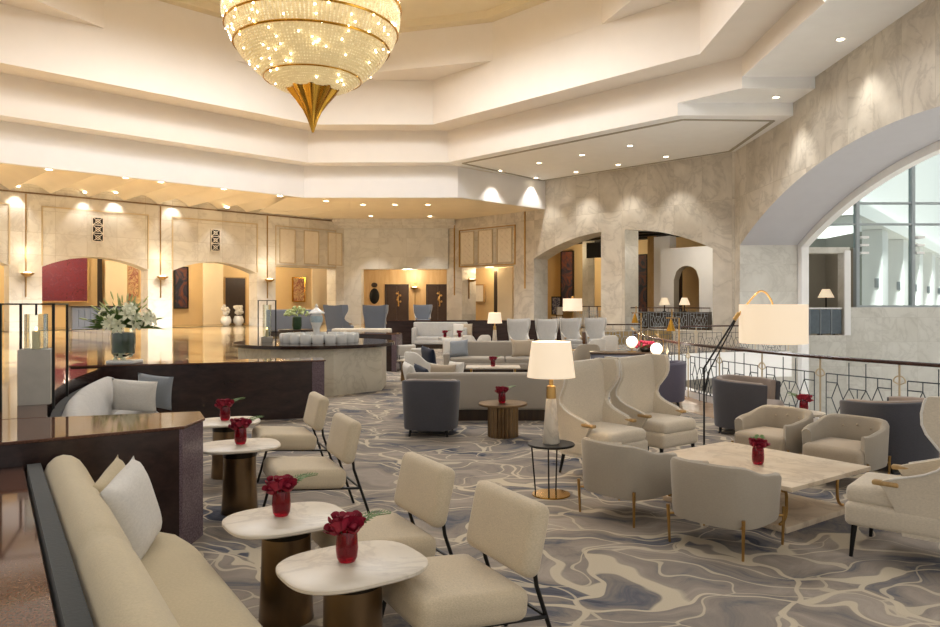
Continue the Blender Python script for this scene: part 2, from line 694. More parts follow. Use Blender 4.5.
# ------------------------------------------------------------------ the setting
def seg_arch(a, b, spring, rise):
    h = (b - a) / 2
    R = (h * h + rise * rise) / (2 * rise)
    m = (a + b) / 2
    return lambda x: spring + rise - (R - math.sqrt(max(0, R * R - (x - m) ** 2)))


def arch_wall(name, mats, p0, p1, z0, z1, T, openings, step=0.35):
    """wall from p0 to p1 seen from its -y side; openings (a, b, head function, sill)"""
    p0, p1 = Vector(p0), Vector(p1)
    L = (p1 - p0).length
    rot = math.atan2(p1.y - p0.y, p1.x - p0.x)
    mb = MB()
    cuts = {0.0, L}
    for a, b, f, sill in openings:
        k = max(1, int((b - a) / step)) if callable(f) else 1
        for i in range(k + 1):
            cuts.add(round(a + (b - a) * i / k, 5))
    cuts = sorted(cuts)

    def head(x, xm):
        for a, b, f, sill in openings:
            if a < xm < b:
                return (f(x) if callable(f) else f), sill
        return None, None
    prev = None
    for x0, x1 in zip(cuts, cuts[1:]):
        xm = (x0 + x1) / 2
        h0, sill = head(x0, xm)
        h1, _ = head(x1, xm)
        lo0, lo1 = (z0, z0) if h0 is None else (h0, h1)
        mb.poly([(x0, 0, lo0), (x1, 0, lo1), (x1, 0, z1), (x0, 0, z1)], 0)
        mb.poly([(x0, T, lo0), (x1, T, lo1), (x1, T, z1), (x0, T, z1)], 0)
        mb.poly([(x0, 0, z1), (x1, 0, z1), (x1, T, z1), (x0, T, z1)], 0)
        if h0 is not None:
            mb.poly([(x0, 0, lo0), (x1, 0, lo1), (x1, T, lo1), (x0, T, lo0)], 1)
            if sill > z0:
                mb.poly([(x0, 0, z0), (x1, 0, z0), (x1, 0, sill), (x0, 0, sill)], 0)
                mb.poly([(x0, T, z0), (x1, T, z0), (x1, T, sill), (x0, T, sill)], 0)
                mb.poly([(x0, 0, sill), (x1, 0, sill), (x1, T, sill), (x0, T, sill)], 1)
    for a, b, f, sill in openings:
        for x in (a, b):
            hz = f(x) if callable(f) else f
            mb.poly([(x, 0, sill), (x, T, sill), (x, T, hz), (x, 0, hz)], 2)
    for x in (0, L):
        mb.poly([(x, 0, z0), (x, T, z0), (x, T, z1), (x, 0, z1)], 0)
    bmesh.ops.remove_doubles(mb.bm, verts=mb.bm.verts, dist=1e-4)
    return struct(mb, name, mats, (p0.x, p0.y, 0), rot, angle=20)


GZ = 0.55                                     # gallery floor
# --- wall_left: X = Y - 50.7, with arched openings.  local x runs from the near (left) end to the far corner
WL0, WL1 = (-42.7, 8.0), (-8.4, 42.3)
R2 = math.sqrt(2)


def wl(Y):
    return (Y - 8.0) * R2


arches = [(wl(23.6), wl(26.7)), (wl(27.55), wl(30.65)), (wl(31.5), wl(34.6)), (wl(35.4), wl(38.5))]
door_a, door_b = wl(39.25), wl(41.9)
ops = [(a, b, seg_arch(a, b, 3.30, 0.50), GZ) for a, b in arches] + [(door_a, door_b, 3.72, GZ)]
arch_wall('wall_left', [M['wallmarble'], M['wallmarble'], M['wallmarble']], WL0, WL1, 0.0, 7.4, 0.9, ops)
WLM = Matrix.Translation((WL0[0], WL0[1], 0)) @ Matrix.Rotation(PI / 4, 4, 'Z')
# mouldings on the left wall
mb = MB()
L_ = wl(42.3)
mb.box(0, L_, -0.06, 0, 6.38, 6.44)
struct(mb, 'trim_1', M['bronze'], (WL0[0], WL0[1], 0), PI / 4)
mb = MB()
for a, b in arches:
    for x0, x1, z0, z1 in ((a - 0.03, a + 0.03, 3.35, 5.85), (b - 0.03, b + 0.03, 3.35, 5.85), (a - 0.03, b + 0.03, 5.85, 5.91)):
        mb.box(x0, x1, -0.04, 0, z0, z1)
for z0, z1, x0, x1 in ((5.86, 5.90, door_a, door_b), (3.76, 3.80, door_a, door_b)):
    mb.box(x0, x1, -0.04, 0, z0, z1)
for x in (door_a, door_b):
    mb.box(x - 0.02, x + 0.02, -0.04, 0, 3.76, 5.9)
struct(mb, 'trim_2', M['panelgold'], (WL0[0], WL0[1], 0), PI / 4)


def lattice_panel(name, loc, rotz, w, h, label, group):
    t = thing(name, label, 'panel', loc, rotz, group)
    mb = MB()
    mb.box(-w / 2, w / 2, -0.02, 0, 0, h)
    mb.build('backing', M['lattice'], t)
    mb = MB()
    for x0, x1, z0, z1 in ((-w / 2, -w / 2 + .04, 0, h), (w / 2 - .04, w / 2, 0, h), (-w / 2, w / 2, 0, .04), (-w / 2, w / 2, h - .04, h)):
        mb.box(x0, x1, -0.055, -0.02, z0, z1)
    mb.build('frame', M['panelgold'], t)
    mb = MB()
    k = 0.30
    nx, nz = max(1, int(w / k)), max(1, int(h / k))
    for i in range(nx):
        for j in range(nz):
            cx = -w / 2 + (i + .5) * w / nx
            cz = (j + .5) * h / nz
            a, c = w / nx / 2, h / nz / 2
            q = [(cx - a, -.03, cz), (cx, -.03, cz + c), (cx + a, -.03, cz), (cx, -.03, cz - c)]
            mb.tube(q, 0.010, 4, closed=True)
    mb.build('lattice', M['lattice'], t)
    return t


def wl_pt(Y, off=0.0, z=0.0):
    x = Y - 50.7
    return (x + off / R2, Y - off / R2, z)


names3 = ('left', 'middle', 'right')
for i, px in enumerate((287, 311, 334.5)):
    u = (px - CX) / F
    Y = 50.7 / (1 - u)
    lattice_panel('lattice_panel', wl_pt(Y, 0.02, 3.9), PI / 4, 0.95, 1.85, f'pale fretwork panel above the square opening beside the arches, {names3[i]} of three', 'fretwork panels above the square opening')


def vent(Y, z, label):
    t = thing('fretwork_grille', label, 'grille', wl_pt(Y, 0.03, z), PI / 4, 'pierced grilles above the arches')
    mb = MB()
    mb.box(-.24, .24, -.02, 0, 0, 1.1)
    mb.build('backing', M['black'], t)
    mb = MB()
    for j in range(3):
        cz = .183 + j * .367
        mb.tube([(-.2, -.03, cz - .16), (.2, -.03, cz + .16)], .013, 4)
        mb.tube([(-.2, -.03, cz + .16), (.2, -.03, cz - .16)], .013, 4)
        mb.tube([(.09 * math.cos(a), -.03, cz + .09 * math.sin(a)) for a in [2 * PI * k / 12 for k in range(12)]], .013, 4, closed=True)
        mb.box(-.24, .24, -.045, -.02, cz - .19, cz - .16)
    for x in (-.24, .21):
        mb.box(x, x + .03, -.045, -.02, 0, 1.1)
    mb.box(-.24, .24, -.045, -.02, 1.07, 1.1)
    mb.build('fretwork', M['lattice'], t)


vent(33.05, 4.5, 'pierced black and cream grille above the arch with the red painting')
vent(36.9, 4.35, 'pierced black and cream grille above the arch with the dark painting')


def sconce(loc, rotz, label, strip_top, drop):
    t = thing('wall_sconce', label, 'wall lamp', loc, rotz, 'half-bowl wall sconces')
    mb = MB()
    prof = [(0.0, -.16), (.10, -.145), (.22, -.07), (.27, 0.0), (.25, 0.0), (.2, -.06), (0, -.12)]
    mb.lathe(prof, 20, mtx=Matrix.Translation((0, -.28, 0)), cap=False)
    mb.build('bowl', M['brass'], t)
    mb = MB()
    mb.sphere((0, -.28, -.02), .17, 14, 8, (1, 1, .45))
    mb.build('bulb', M['sconceglow'], t)
    mb = MB()
    mb.box(-.02, .02, -.05, 0, 0, strip_top)
    mb.box(-.02, .02, -.06, 0, -drop, 0)
    mb.box(-.05, .05, -.1, 0, -.15, -.02)
    mb.build('backplate', M['brass'], t)
    L = bpy.data.lights.new('sconce_light', 'POINT')
    L.energy = 26
    L.color = (1, .88, .7)
    L.shadow_soft_size = .3
    lo = bpy.data.objects.new('sconce_light', L)
    COL.objects.link(lo)
    lo.parent = t
    lo.location = (0, -.75, .9)


for Y, nm in ((31.07, 'the pillar left of the arch with the red painting'), (35.0, 'the pillar between the red painting and the next arch'), (38.9, 'the pillar beside the square opening')):
    sconce(wl_pt(Y, 0.01, 3.0), PI / 4, 'brass half-bowl sconce glowing on ' + nm, 3.36, 1.0)

# --- wall_back_right: X + Y = 40, the big double arch
def wm(Y):
    return (42.5 - Y) * R2


WM0 = (-2.5, 42.5)
WM1 = (10.0, 30.0)
aA, aB = wm(37.75), wm(30.7)
mid = seg_arch(aA, aB, 4.02, 1.12)
ops = [(wm(41.6), wm(38.75), 3.75, GZ), (aA, wm(34.75), mid, GZ), (wm(33.8), aB, mid, GZ)]
arch_wall('wall_back', [M['mainmarble'], M['wallmarble'], M['greymarble']], WM0, WM1, -4.5, 9.2, 1.1, [(a, b, f, max(s, -0.2)) for a, b, f, s in ops])


def wm_pt(Y, off=0.0, z=0.0):
    return (40 - Y - off / R2, Y - off / R2, z)


mb = MB()
for x0, x1, z0, z1 in ((wm(41.75), wm(38.65), 5.83, 5.88), (wm(41.75), wm(41.7), 3.8, 5.88), (wm(38.7), wm(38.65), 3.8, 5.88), (wm(41.75), wm(38.65), 3.78, 3.83),
                       (wm(42.05), wm(42.0), 2.2, 6.5), (wm(38.2), wm(38.15), 2.5, 6.5)):
    mb.box(x0, x1, -0.04, 0, z0, z1)
struct(mb, 'trim_3', M['brass'], (WM0[0], WM0[1], 0), -PI / 4)
for i, Y in enumerate((41.25, 40.22, 39.2)):
    lattice_panel('lattice_panel', wm_pt(Y, 0.02, 3.9), -PI / 4, 1.12, 1.85, f'beige fretwork panel above the lamp-lit doorway right of the lifts, {names3[i]} of three', 'fretwork panels above the doorway')

# --- wall_far: marble lintel above the lift lobby
mb = MB()
mb.box(-8.5, -2.4, 42.3, 43.1, 3.72, 7.2)
mb.box(-8.5, -7.4, 42.3, 43.1, 0, 3.72)
struct(mb, 'wall_far', M['greymarble'], angle=20)
mb = MB()
mb.box(-9.5, -2.0, 46.6, 46.9, 0.5, 4.0)
mb.box(-9.5, -2.0, 43.1, 46.9, 3.9, 4.1)
struct(mb, 'wall_lift', M['oakwall'])
for i, (x0, nm) in enumerate(((-6.55, 'left'), (-3.95, 'right'))):
    t = thing('lift_door', f'dark bronze lift door at the back of the lobby, {nm} of the two', 'lift door', (x0 + .65, 46.6, GZ), 0, 'lift doors')
    mb = MB()
    mb.box(-.65, -.004, -.05, 0, 0, 2.3)
    mb.box(.004, .65, -.05, 0, 0, 2.3)
    mb.build('leaf', M['elevator'], t)
    mb = MB()
    for a, b, c, d in ((-.75, -.65, 0, 2.4), (.65, .75, 0, 2.4), (-.75, .75, 2.3, 2.4)):
        mb.box(a, b, -.09, 0, c, d)
    mb.build('frame', M['darkwood'], t)
    mb = MB()
    q = [(.02 * math.sin(k * 1.3) + .1, -.06, 1.0 + k * .12) for k in range(9)]
    mb.tube(q, .05, 6, r2=.02)
    for k in range(5):
        mb.sphere((.1 + .12 * math.cos(k * 2.2), -.06, 1.3 + k * .13), .07, 8, 6, (1, .4, 1))
    mb.build('flower_motif', M['brass'], t)
sconce((-4.75, 46.58, 2.75), 0, 'brass half-bowl sconce between the two dark lift doors', .5, 1.6)
t = thing('wall_ornament', 'dark oval ornament hung on the oak wall left of the lifts', 'ornament', (-7.32, 46.58, 1.75), 0)
mb = MB()
mb.sphere((0, -.06, .45), .5, 18, 12, (.62, .12, 1))
mb.build('plaque', M['black'], t)
mb = MB()
mb.sphere((0, -.06, 1.15), .2, 12, 8, (1, .25, .8))
mb.build('crest', M['darkwood'], t)

# --- wall_right: X = 10, the big arch to the atrium; thickness 2.3 outward
aR = seg_arch(0.0 + 0.6, 0.6 + 21.2, 4.06, 2.15)
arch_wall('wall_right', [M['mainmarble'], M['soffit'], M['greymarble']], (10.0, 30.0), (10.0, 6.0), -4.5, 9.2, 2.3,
                [(0.6, 21.8, aR, -4.5)], 0.45)

# --- atrium beyond the arch
mb = MB()
mb.box(12.2, 13.35, 33.0, 33.6, -4.5, 4.25)
mb.box(13.35, 15.9, 33.0, 33.6, 3.98, 4.25)
mb.box(13.35, 15.9, 33.0, 33.6, -4.5, 0.3)
mb.box(15.9, 16.15, 33.0, 33.6, -4.5, 4.25)
mb.box(16.15, 34, 33.0, 33.6, -4.5, 1.55)
struct(mb, 'wall_atrium', M['greymarble'], angle=20)
mb = MB()
mb.box(13.3, 13.36, 32.95, 33.0, 0.3, 4.0)
mb.box(15.88, 16.15, 32.9, 33.0, 0.3, 4.1)
struct(mb, 'trim_4', M['softwhite'])
mb = MB()
mb.box(12.3, 17, 37.0, 37.2, 0.0, 5)
mb.box(12.3, 12.4, 33.6, 37.0, 0, 5)
mb.box(16.9, 17.0, 33.6, 37.0, 0, 5)
mb.box(12.3, 17, 33.6, 37.2, 4.2, 4.3)
struct(mb, 'wall_alcove', M['greywall'])
mb = MB()
mb.box(13.36, 15.89, 33.02, 37.0, 0.2, 0.305)
struct(mb, 'floor_alcove', M['gfloor'])
# glazing facing the camera above the marble parapet
GX = [PX(857, 33.2), PX(912.5, 33.2), PX(968, 33.2), PX(1024, 33.2), PX(1080, 33.2)]
win = bpy.data.objects.new('window_1', None)
COL.objects.link(win)
tag(win, kind='structure')
for a, b in zip(GX, GX[1:]):
    mb = MB()
    mb.box(a, b, 33.24, 33.26, 1.6, 14)
    mb.build('pane', M['pane'], win)
mb = MB()
for x in GX:
    mb.box(x - .07, x + .07, 33.1, 33.4, 1.55, 14)
for z in (1.6, 5.3, 6.25, 10.5):
    mb.box(GX[0], GX[-1], 33.15, 33.35, z - .045, z + .045)
mb.build('window_frame', M['mullion'], win)
mb = MB()
for x in GX[:3]:
    for z in (4.0, 4.35, 4.7):
        mb.box(x + .1, x + .45, 33.0, 33.5, z - .05, z + .05)
mb.build('glazing_bracket', M['softwhite'], win)
# the glazing goes on above the alcove, up to the edge of the arch
mb = MB()
mb.box(12.4, GX[0], 33.24, 33.26, 4.25, 13.6)
mb.build('pane', M['pane'], win)
mb = MB()
for z in (5.3, 6.25):
    mb.box(12.4, GX[0], 33.15, 33.35, z - .03, z + .03)
mb.build('window_frame', M['mullion'], win)
# white colonnade running away outside the glass
dA = Vector((.60, .80))
nA = Vector((-.80, .60))
A0 = Vector((25.6, 48.0))
ra = math.atan2(dA.y, dA.x)
for i in range(6):
    p = A0 + dA * (i - 1) * 9.0
    t = thing('arcade_pier', 'tall square white pier of the colonnade outside the tall window', 'pillar', (p.x, p.y, -4.5), ra, 'white arcade piers')
    mb = MB()
    mb.box(-1.1, 1.1, -.2, 2.4, 0, 11.0, .03)
    mb.build('shaft', M['facade'], t)
    mb = MB()
    mb.box(-1.2, -1.1, 0, .25, 7.25, 7.85, .02)
    mb.build('light_box', M['steel'], t)
q0_, q1_ = A0 - dA * 10.5, A0 + dA * 60
quad = lambda o0, o1: [tuple(q0_ + nA * o0), tuple(q1_ + nA * o0), tuple(q1_ + nA * o1), tuple(q0_ + nA * o1)]
mb = MB()
mb.prism(quad(-.5, 3.2), 6.51, 7.3)
mb.prism(quad(.8, 3.2), 7.3, 20)
struct(mb, 'trim_11', M['facade'], smooth=False)
mb = MB()
mb.prism(quad(5.5, 6.0), -4.5, 20)
struct(mb, 'wall_arcade', M['facade'], smooth=False)
mb = MB()
mb.box(15, 70, 34, 70, -4.6, -4.5)
struct(mb, 'ground_outside', M['stone'])
# white inner casing of the big arch
arch_wall('trim_5', [M['softwhite']] * 3, (12.32, 30.0), (12.32, 6.0), -4.5, 9.2, .28,
          [(0.95, 21.45, seg_arch(0.95, 21.45, 3.95, 2.02), -4.5)], 0.45)

# --- floors
rail = [(8.6, 4.6), (7.0, 6.4), (5.95, 7.6), (5.25, 8.58), (4.75, 9.4), (4.34, 10.3), (4.02, 11.2), (3.75, 12.2), (3.52, 13.4), (3.42, 14.6), (3.42, 16), (3.55, 17.6), (3.85, 19.3), (4.4, 21), (5.3, 22.6), (6.6, 23.8), (8.2, 24.4), (9.95, 24.6)]


def smooth_path(p, k=4):
    out = []
    n = len(p)
    for i in range(n - 1):
        p0, p1, p2, p3 = p[max(i - 1, 0)], p[i], p[i + 1], p[min(i + 2, n - 1)]
        for j in range(k):
            t = j / k
            out.append(tuple(0.5 * (2 * b + (c - a) * t + (2 * a - 5 * b + 4 * c - d) * t * t + (-a + 3 * b - 3 * c + d) * t ** 3) for a, b, c, d in zip(p0, p1, p2, p3)))
    out.append(p[-1])
    return out


RAIL = smooth_path(rail)


def offset_path(path, d):
    out = []
    for i, p in enumerate(path):
        a, b = path[max(i - 1, 0)], path[min(i + 1, len(path) - 1)]
        t = Vector((b[0] - a[0], b[1] - a[1])).normalized()
        out.append((p[0] - t.y * d, p[1] + t.x * d))
    return out


inner = offset_path(RAIL, 0.75)
edge = offset_path(RAIL, -0.12)
step_line = [(-12, 2.5), (-3.6, 2.6), (-4.05, 5.2), (-5.6, 8.9), (-5.55, 10.3), (-3.2, 11.2), (-4.2, 13.6), (-5.0, 15.6), (-5.2, 19.9), (-4.3, 20.2), (-4.3, 29.4), (2.8, 29.4), (7.9, 32.0)]


def flat(poly, z, name, mat, depth=0.25):
    mb = MB()
    mb.prism(poly, z - depth, z)
    bmesh.ops.triangulate(mb.bm, faces=[f for f in mb.bm.faces if len(f.verts) > 4])
    return struct(mb, name, mat, smooth=False)


lounge = [(-3.2, -2.0), (8.6, -2.0)] + inner + [(9.98, 29.9), (7.9, 32.0), (2.8, 29.5), (-4.4, 29.5), (-4.4, 20.1), (-5.3, 19.9), (-5.2, 15.6), (-4.4, 13.6), (-3.4, 11.2), (-5.75, 10.3), (-5.8, 8.9), (-4.2, 5.2), (-4.2, -2.0)]
flat(lounge[:1] + lounge[1:], 0.0, 'floor', M['carpet'])
mb = MB()
mb.loft([[(p[0], p[1], -.3), (q[0], q[1], -.3), (q[0], q[1], .001), (p[0], p[1], .001)] for p, q in zip(inner, edge)])
struct(mb, 'floor_border', M['border'], angle=20)
gallery = [(-40, -2.0), (-4.0, -2.0)] + step_line[1:] + [(1.9, 38.0), (2.15, 39.4), (2.1, 41.2), (-3.6, 46.9), (-14, 47.2), (-46, 15), (-46, -2)]
flat(gallery, GZ, 'floor_gallery', M['gfloor'], 0.6)
mb = MB()
mb.box(2.0, 36, 2, 34, -4.7, -4.5)
struct(mb, 'floor_lower', M['greymarble'])
# balcony edge
mb = MB()
e2 = offset_path(RAIL, -0.30)
secs = []
for p, q in zip(edge, e2):
    secs.append([(p[0], p[1], -.7), (q[0], q[1], -.7), (q[0], q[1], .12), (p[0], p[1], .12)])
mb.loft(secs)
struct(mb, 'trim_6', M['softwhite'])

# --- ceiling: stepped octagonal dome
cx0 = -4.93
F2 = [(-1.86, 32.3), (6.19, 24.25), (7.75, 22.6), (7.75, 17.0), (-1.86, 7.4), (-8.0, 7.4), (-17.6, 17.0), (-17.6, 22.7), (-8.0, 32.3)]
F1 = [(-2.42, 31.2), (5.4, 23.4), (6.4, 22.4), (6.4, 17.4), (-2.42, 8.5), (-7.44, 8.5), (-16.3, 17.4), (-16.3, 22.35), (-7.44, 31.2)]
F3 = [(-1.45, 33.15), (-18.6, 33.15)]
F3L = [(2.62, 37.3), (-1.45, 33.15), (-8.38, 33.15), (-18.7, 22.8), (-18.7, 12.0)]
Z3, Z2a, Z2b, Z2c, Z1, ZU, ZT = 6.5, 7.92, 8.33, 8.68, 9.32, 11.2, 12.7


def fascia(mb, pts, zlo, zhi, closed=False, mi=0):
    n = len(pts)
    for i in range(n if closed else n - 1):
        a, b = pts[i], pts[(i + 1) % n]
        za = zlo[i] if isinstance(zlo, (list, tuple)) else zlo
        mb.poly([(a[0], a[1], za), (b[0], b[1], za), (b[0], b[1], zhi), (a[0], a[1], zhi)], mi)


# lowest band and the underside strip between bands (left and far sides)
mb = MB()
fascia(mb, F3L, Z3, Z2a + .02)
# thickness towards the gallery
F3o = [(2.85, 37.25), (-1.35, 33.35), (-8.46, 33.35), (-18.9, 22.9), (-18.9, 12.0)]
fascia(mb, F3o, Z3, Z2a + .02)
for i in range(4):
    a, b, c, d = F3L[i], F3L[i + 1], F3o[i + 1], F3o[i]
    mb.poly([(*a, Z3), (*b, Z3), (*c, Z3), (*d, Z3)])
for q in ([(-1.86, 32.3), (-8.0, 32.3), (-8.38, 33.15), (-1.45, 33.15)], [(-8.0, 32.3), (-17.6, 22.7), (-18.7, 22.8), (-8.38, 33.15)], [(-17.6, 22.7), (-17.6, 12), (-18.7, 12), (-18.7, 22.8)]):
    mb.poly([(*p, Z2a) for p in q])
struct(mb, 'ceiling_band_lower', M['plaster'], angle=15)
# right-hand soffits stepping up towards the camera, with the recessed centre panel
mb = MB()
mb.poly([(*p, Z2a) for p in ((-1.86, 32.3), (6.19, 24.25), (10.2, 24.25), (10.2, 30.1), (2.8, 37.5), (-1.45, 33.15))])
fascia(mb, [(6.19, 24.25), (10.2, 24.25)], Z2a, Z2b)
mb.poly([(*p, Z2b) for p in ((6.19, 24.25), (7.75, 22.6), (10.2, 22.6), (10.2, 24.25))])
fascia(mb, [(7.75, 22.6), (10.2, 22.6)], Z2b, Z2c)
mb.poly([(*p, Z2c) for p in ((7.75, 22.6), (7.75, 6.5), (10.2, 6.5), (10.2, 22.6))])
struct(mb, 'ceiling_right', M['softwhite'], angle=15)
# grey strip painting in the shade of the gap around the soffit panel
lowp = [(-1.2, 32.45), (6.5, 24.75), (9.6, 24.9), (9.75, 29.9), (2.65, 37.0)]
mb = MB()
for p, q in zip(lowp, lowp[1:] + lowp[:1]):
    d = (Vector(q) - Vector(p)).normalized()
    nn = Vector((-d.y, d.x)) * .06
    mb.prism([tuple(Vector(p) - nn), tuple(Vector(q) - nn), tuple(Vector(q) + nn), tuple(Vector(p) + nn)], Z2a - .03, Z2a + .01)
struct(mb, 'trim_gap_shade', M['greywall'], smooth=False)
# middle band
mb = MB()
zl = [Z2a, Z2b, Z2c, Z2c, Z2c, Z2a, Z2a, Z2a, Z2a]
fascia(mb, F2, zl, Z1, True)
for i in range(9):
    a, b, c, d = F2[i], F2[(i + 1) % 9], F1[(i + 1) % 9], F1[i]
    mb.poly([(*a, Z1), (*b, Z1), (*c, Z1), (*d, Z1)])
struct(mb, 'ceiling_band_middle', M['plasterwarm'], angle=15)
# upper band, triangular ledges and the dome lid
U = [(0.1, 28.68), (3.8, 24.98), (5.4, 19.9), (3.4, 14.4), (.1, 11.1), (cx0, 9.3), (-9.96, 11.1), (-13.3, 14.4), (-15.4, 19.9), (-13.3, 25.35), (-9.96, 28.7), (cx0, 30.2)]
mb = MB()
fascia(mb, F1, Z1, ZU, True)
fascia(mb, U, ZU, ZT, True)
ledge_tris = [([F1[8], F1[0], U[0], U[11], U[10]]), ([F1[1], F1[2], F1[3], U[3], U[2], U[1]]), ([F1[6], F1[7], U[9], U[8], U[7]]), ([F1[4], F1[5], U[6], U[5], U[4]]),
              ([F1[0], F1[1], U[1], U[0]]), ([F1[7], F1[8], U[10], U[9]]), ([F1[3], F1[4], U[4], U[3]]), ([F1[5], F1[6], U[7], U[6]])]
for q in ledge_tris:
    mb.poly([(*p, ZU) for p in q])
struct(mb, 'ceiling_band_upper', M['plasterwarm'], angle=15)
mb = MB()
cn = Vector((cx0, 19.9))
U2 = [tuple(cn + (Vector(p) - cn) * .955) for p in U]
U3 = [tuple(cn + (Vector(p) - cn) * .93) for p in U]
for i in range(12):
    j = (i + 1) % 12
    mb.poly([(*U[i], ZT), (*U[j], ZT), (*U2[j], ZT), (*U2[i], ZT)])
    mb.poly([(*U2[i], ZT), (*U2[j], ZT), (*U2[j], ZT + .3), (*U2[i], ZT + .3)])
    mb.poly([(*U2[i], ZT + .3), (*U2[j], ZT + .3), (cx0, 19.9, ZT + 1.9)])
struct(mb, 'ceiling_dome', M['dome'], angle=15)

# gallery ceiling: shallow barrel vaults running from the band to the left wall
mb = MB()
rows = []
n = 1000
q0, q1 = 8.0, 33.5 * 1.0
A0 = Vector((-18.9 - 10.5, 22.9 - 10.5))
for i in range(n + 1):
    d = i / n
    Yw = 14.0 + d * (42.4 - 14.0)
    w = Vector((Yw - 50.9, Yw))
    nrm = Vector((1, -1)).normalized()
    e = w + nrm * 6.42
    s = Yw * R2
    h = abs(math.sin(PI * s / 1.5)) * 0.34
    rows.append([(w.x, w.y, 6.46 + h), (e.x, e.y, 6.52 + h)])
mb.patch(rows)
struct(mb, 'ceiling_gallery', M['vault'], angle=50)
mb = MB()
mb.poly([(-9.2, 33.2, 6.51), (-1.3, 33.2, 6.51), (2.8, 37.3, 6.51), (-2.4, 42.5, 6.51), (-8.5, 42.5, 6.51), (-12.2, 38.6, 6.51)][:6])
mb.poly([(-9.2, 33.2, 7.9), (-1.3, 33.2, 7.9), (2.8, 37.3, 7.9), (-2.4, 42.5, 7.9), (-8.5, 42.5, 7.9), (-12.2, 38.6, 7.9)])
struct(mb, 'ceiling_far', M['vault'], angle=15)
mb = MB()
for k, (d, z) in enumerate(((.9, 6.34), (.6, 6.2), (.3, 6.05))):
    mb.box(-8.9 + .0, -2.0, 42.3 - d, 42.3, z, z + .2)
struct(mb, 'trim_7', M['wallmarble'])

# --- rooms behind the openings
mb = MB()                                     # corridor behind the left arches
nx = Vector((-1, 1)).normalized()


def wlb(Y, back, z=0):
    return (Y - 50.7 + nx.x * back, Y + nx.y * back, z)


BW0 = wlb(20, 5.0)
mb.box(0, 36, 0, .2, 0.3, 4.6)
mb.box(0, 36, -4.1, .2, 4.5, 4.7)
struct(mb, 'wall_corridor', M['warmwall'], BW0, PI / 4)


def on_corr(px, back=4.9):
    """point on a plane `back` metres behind the left wall, on the sight line of column px"""
    u = (px - CX) / F
    Y = (50.7 + back * R2) / (1 - u)
    return (u * Y, Y)


def wall_rect(mb, px0, px1, back, z0, z1, th=.08):
    a, b = Vector(on_corr(px0, back)), Vector(on_corr(px1, back))
    d = nx * th
    mb.prism([tuple(a), tuple(b), tuple(b + d), tuple(a + d)], z0, z1)


def corr_thing(name, label, cat, px0, px1, back, z0, z1, mat, group=None, frame=None, fr=.06):
    a, b = Vector(on_corr(px0, back)), Vector(on_corr(px1, back))
    w = (b - a).length
    t = thing(name, label, cat, ((a.x + b.x) / 2, (a.y + b.y) / 2, z0), PI / 4, group)
    h = z1 - z0
    mb = MB()
    mb.box(-w / 2, w / 2, -.03, .03, 0, h)
    mb.build('canvas' if cat == 'painting' else 'panel', mat, t)
    if frame:
        mb = MB()
        for x0, x1, y0, y1 in ((-w / 2 - fr, -w / 2, -fr, h + fr), (w / 2, w / 2 + fr, -fr, h + fr), (-w / 2, w / 2, -fr, 0), (-w / 2, w / 2, h, h + fr)):
            mb.box(x0, x1, -.06, .04, y0, y1)
        mb.build('frame', frame, t)
    return t


corr_thing('painting', 'large crimson painting seen through the left arch', 'painting', 38, 87, 4.8, 1.85, 4.2, M['redart'], 'paintings', M['oak'])
corr_thing('painting', 'tall dark painting seen through the second arch', 'painting', 175, 187, 4.8, 1.5, 3.7, M['darkart'], 'paintings', M['black'])
corr_thing('painting', 'small brown and cream painting right of the crimson one', 'painting', 128, 138, 4.8, 2.1, 3.7, M['muralart'], 'paintings', M['oak'])
corr_thing('wall_panel', 'pale upright wall panel right of the crimson painting', 'panel', 105, 127, 4.6, 0.56, 3.9, M['palewall'], 'pale wall panels')
corr_thing('wall_panel', 'pale upright wall panel in the second arch beside the dark doorway', 'panel', 203, 223, 4.0, 0.56, 4.2, M['palewall'], 'pale wall panels')
corr_thing('open_doorway', 'dark doorway at the back of the second arch', 'doorway', 225, 245, 4.7, 0.56, 3.2, M['darkdoor'], 'dark doorways', M['oak'])
corr_thing('open_doorway', 'slim dark doorway between the crimson painting and the pale panel', 'doorway', 97.5, 102, 4.8, 0.56, 4.2, M['darkdoor'], 'dark doorways')
corr_thing('painting', 'gilt-framed painting on the yellow wall behind the square opening', 'painting', 293, 304, 4.8, 1.9, 3.3, M['muralart'], 'paintings', M['gold'])
corr_thing('wall_panel', 'pale wall panel at the right of the square opening', 'panel', 312, 328, 3.0, 0.56, 4.0, M['palewall'], 'pale wall panels')
corr_thing('open_doorway', 'narrow dark doorway at the right of the square opening', 'doorway', 328.5, 331.5, 2.6, 0.56, 3.0, M['darkdoor'], 'dark doorways')
# reception desk in the left arch
a, b = Vector(on_corr(70, 1.8)), Vector(on_corr(123, 1.8))
t = thing('reception_desk', 'long dark slate-blue desk under the crimson painting', 'desk', ((a.x + b.x) / 2, (a.y + b.y) / 2, GZ), PI / 4)
w = (b - a).length
mb = MB()
mb.box(-w / 2, w / 2, -.3, .3, 0, 1.0)
for i in range(9):
    mb.box(-w / 2 + i * w / 9 + .02, -w / 2 + (i + 1) * w / 9 - .02, -.33, -.3, .1, .9)
mb.build('body', M['blue'], t)
mb = MB()
mb.box(-w / 2 - .05, w / 2 + .05, -.36, .33, 1.0, 1.06, .01)
mb.build('top', M['darkwood'], t)

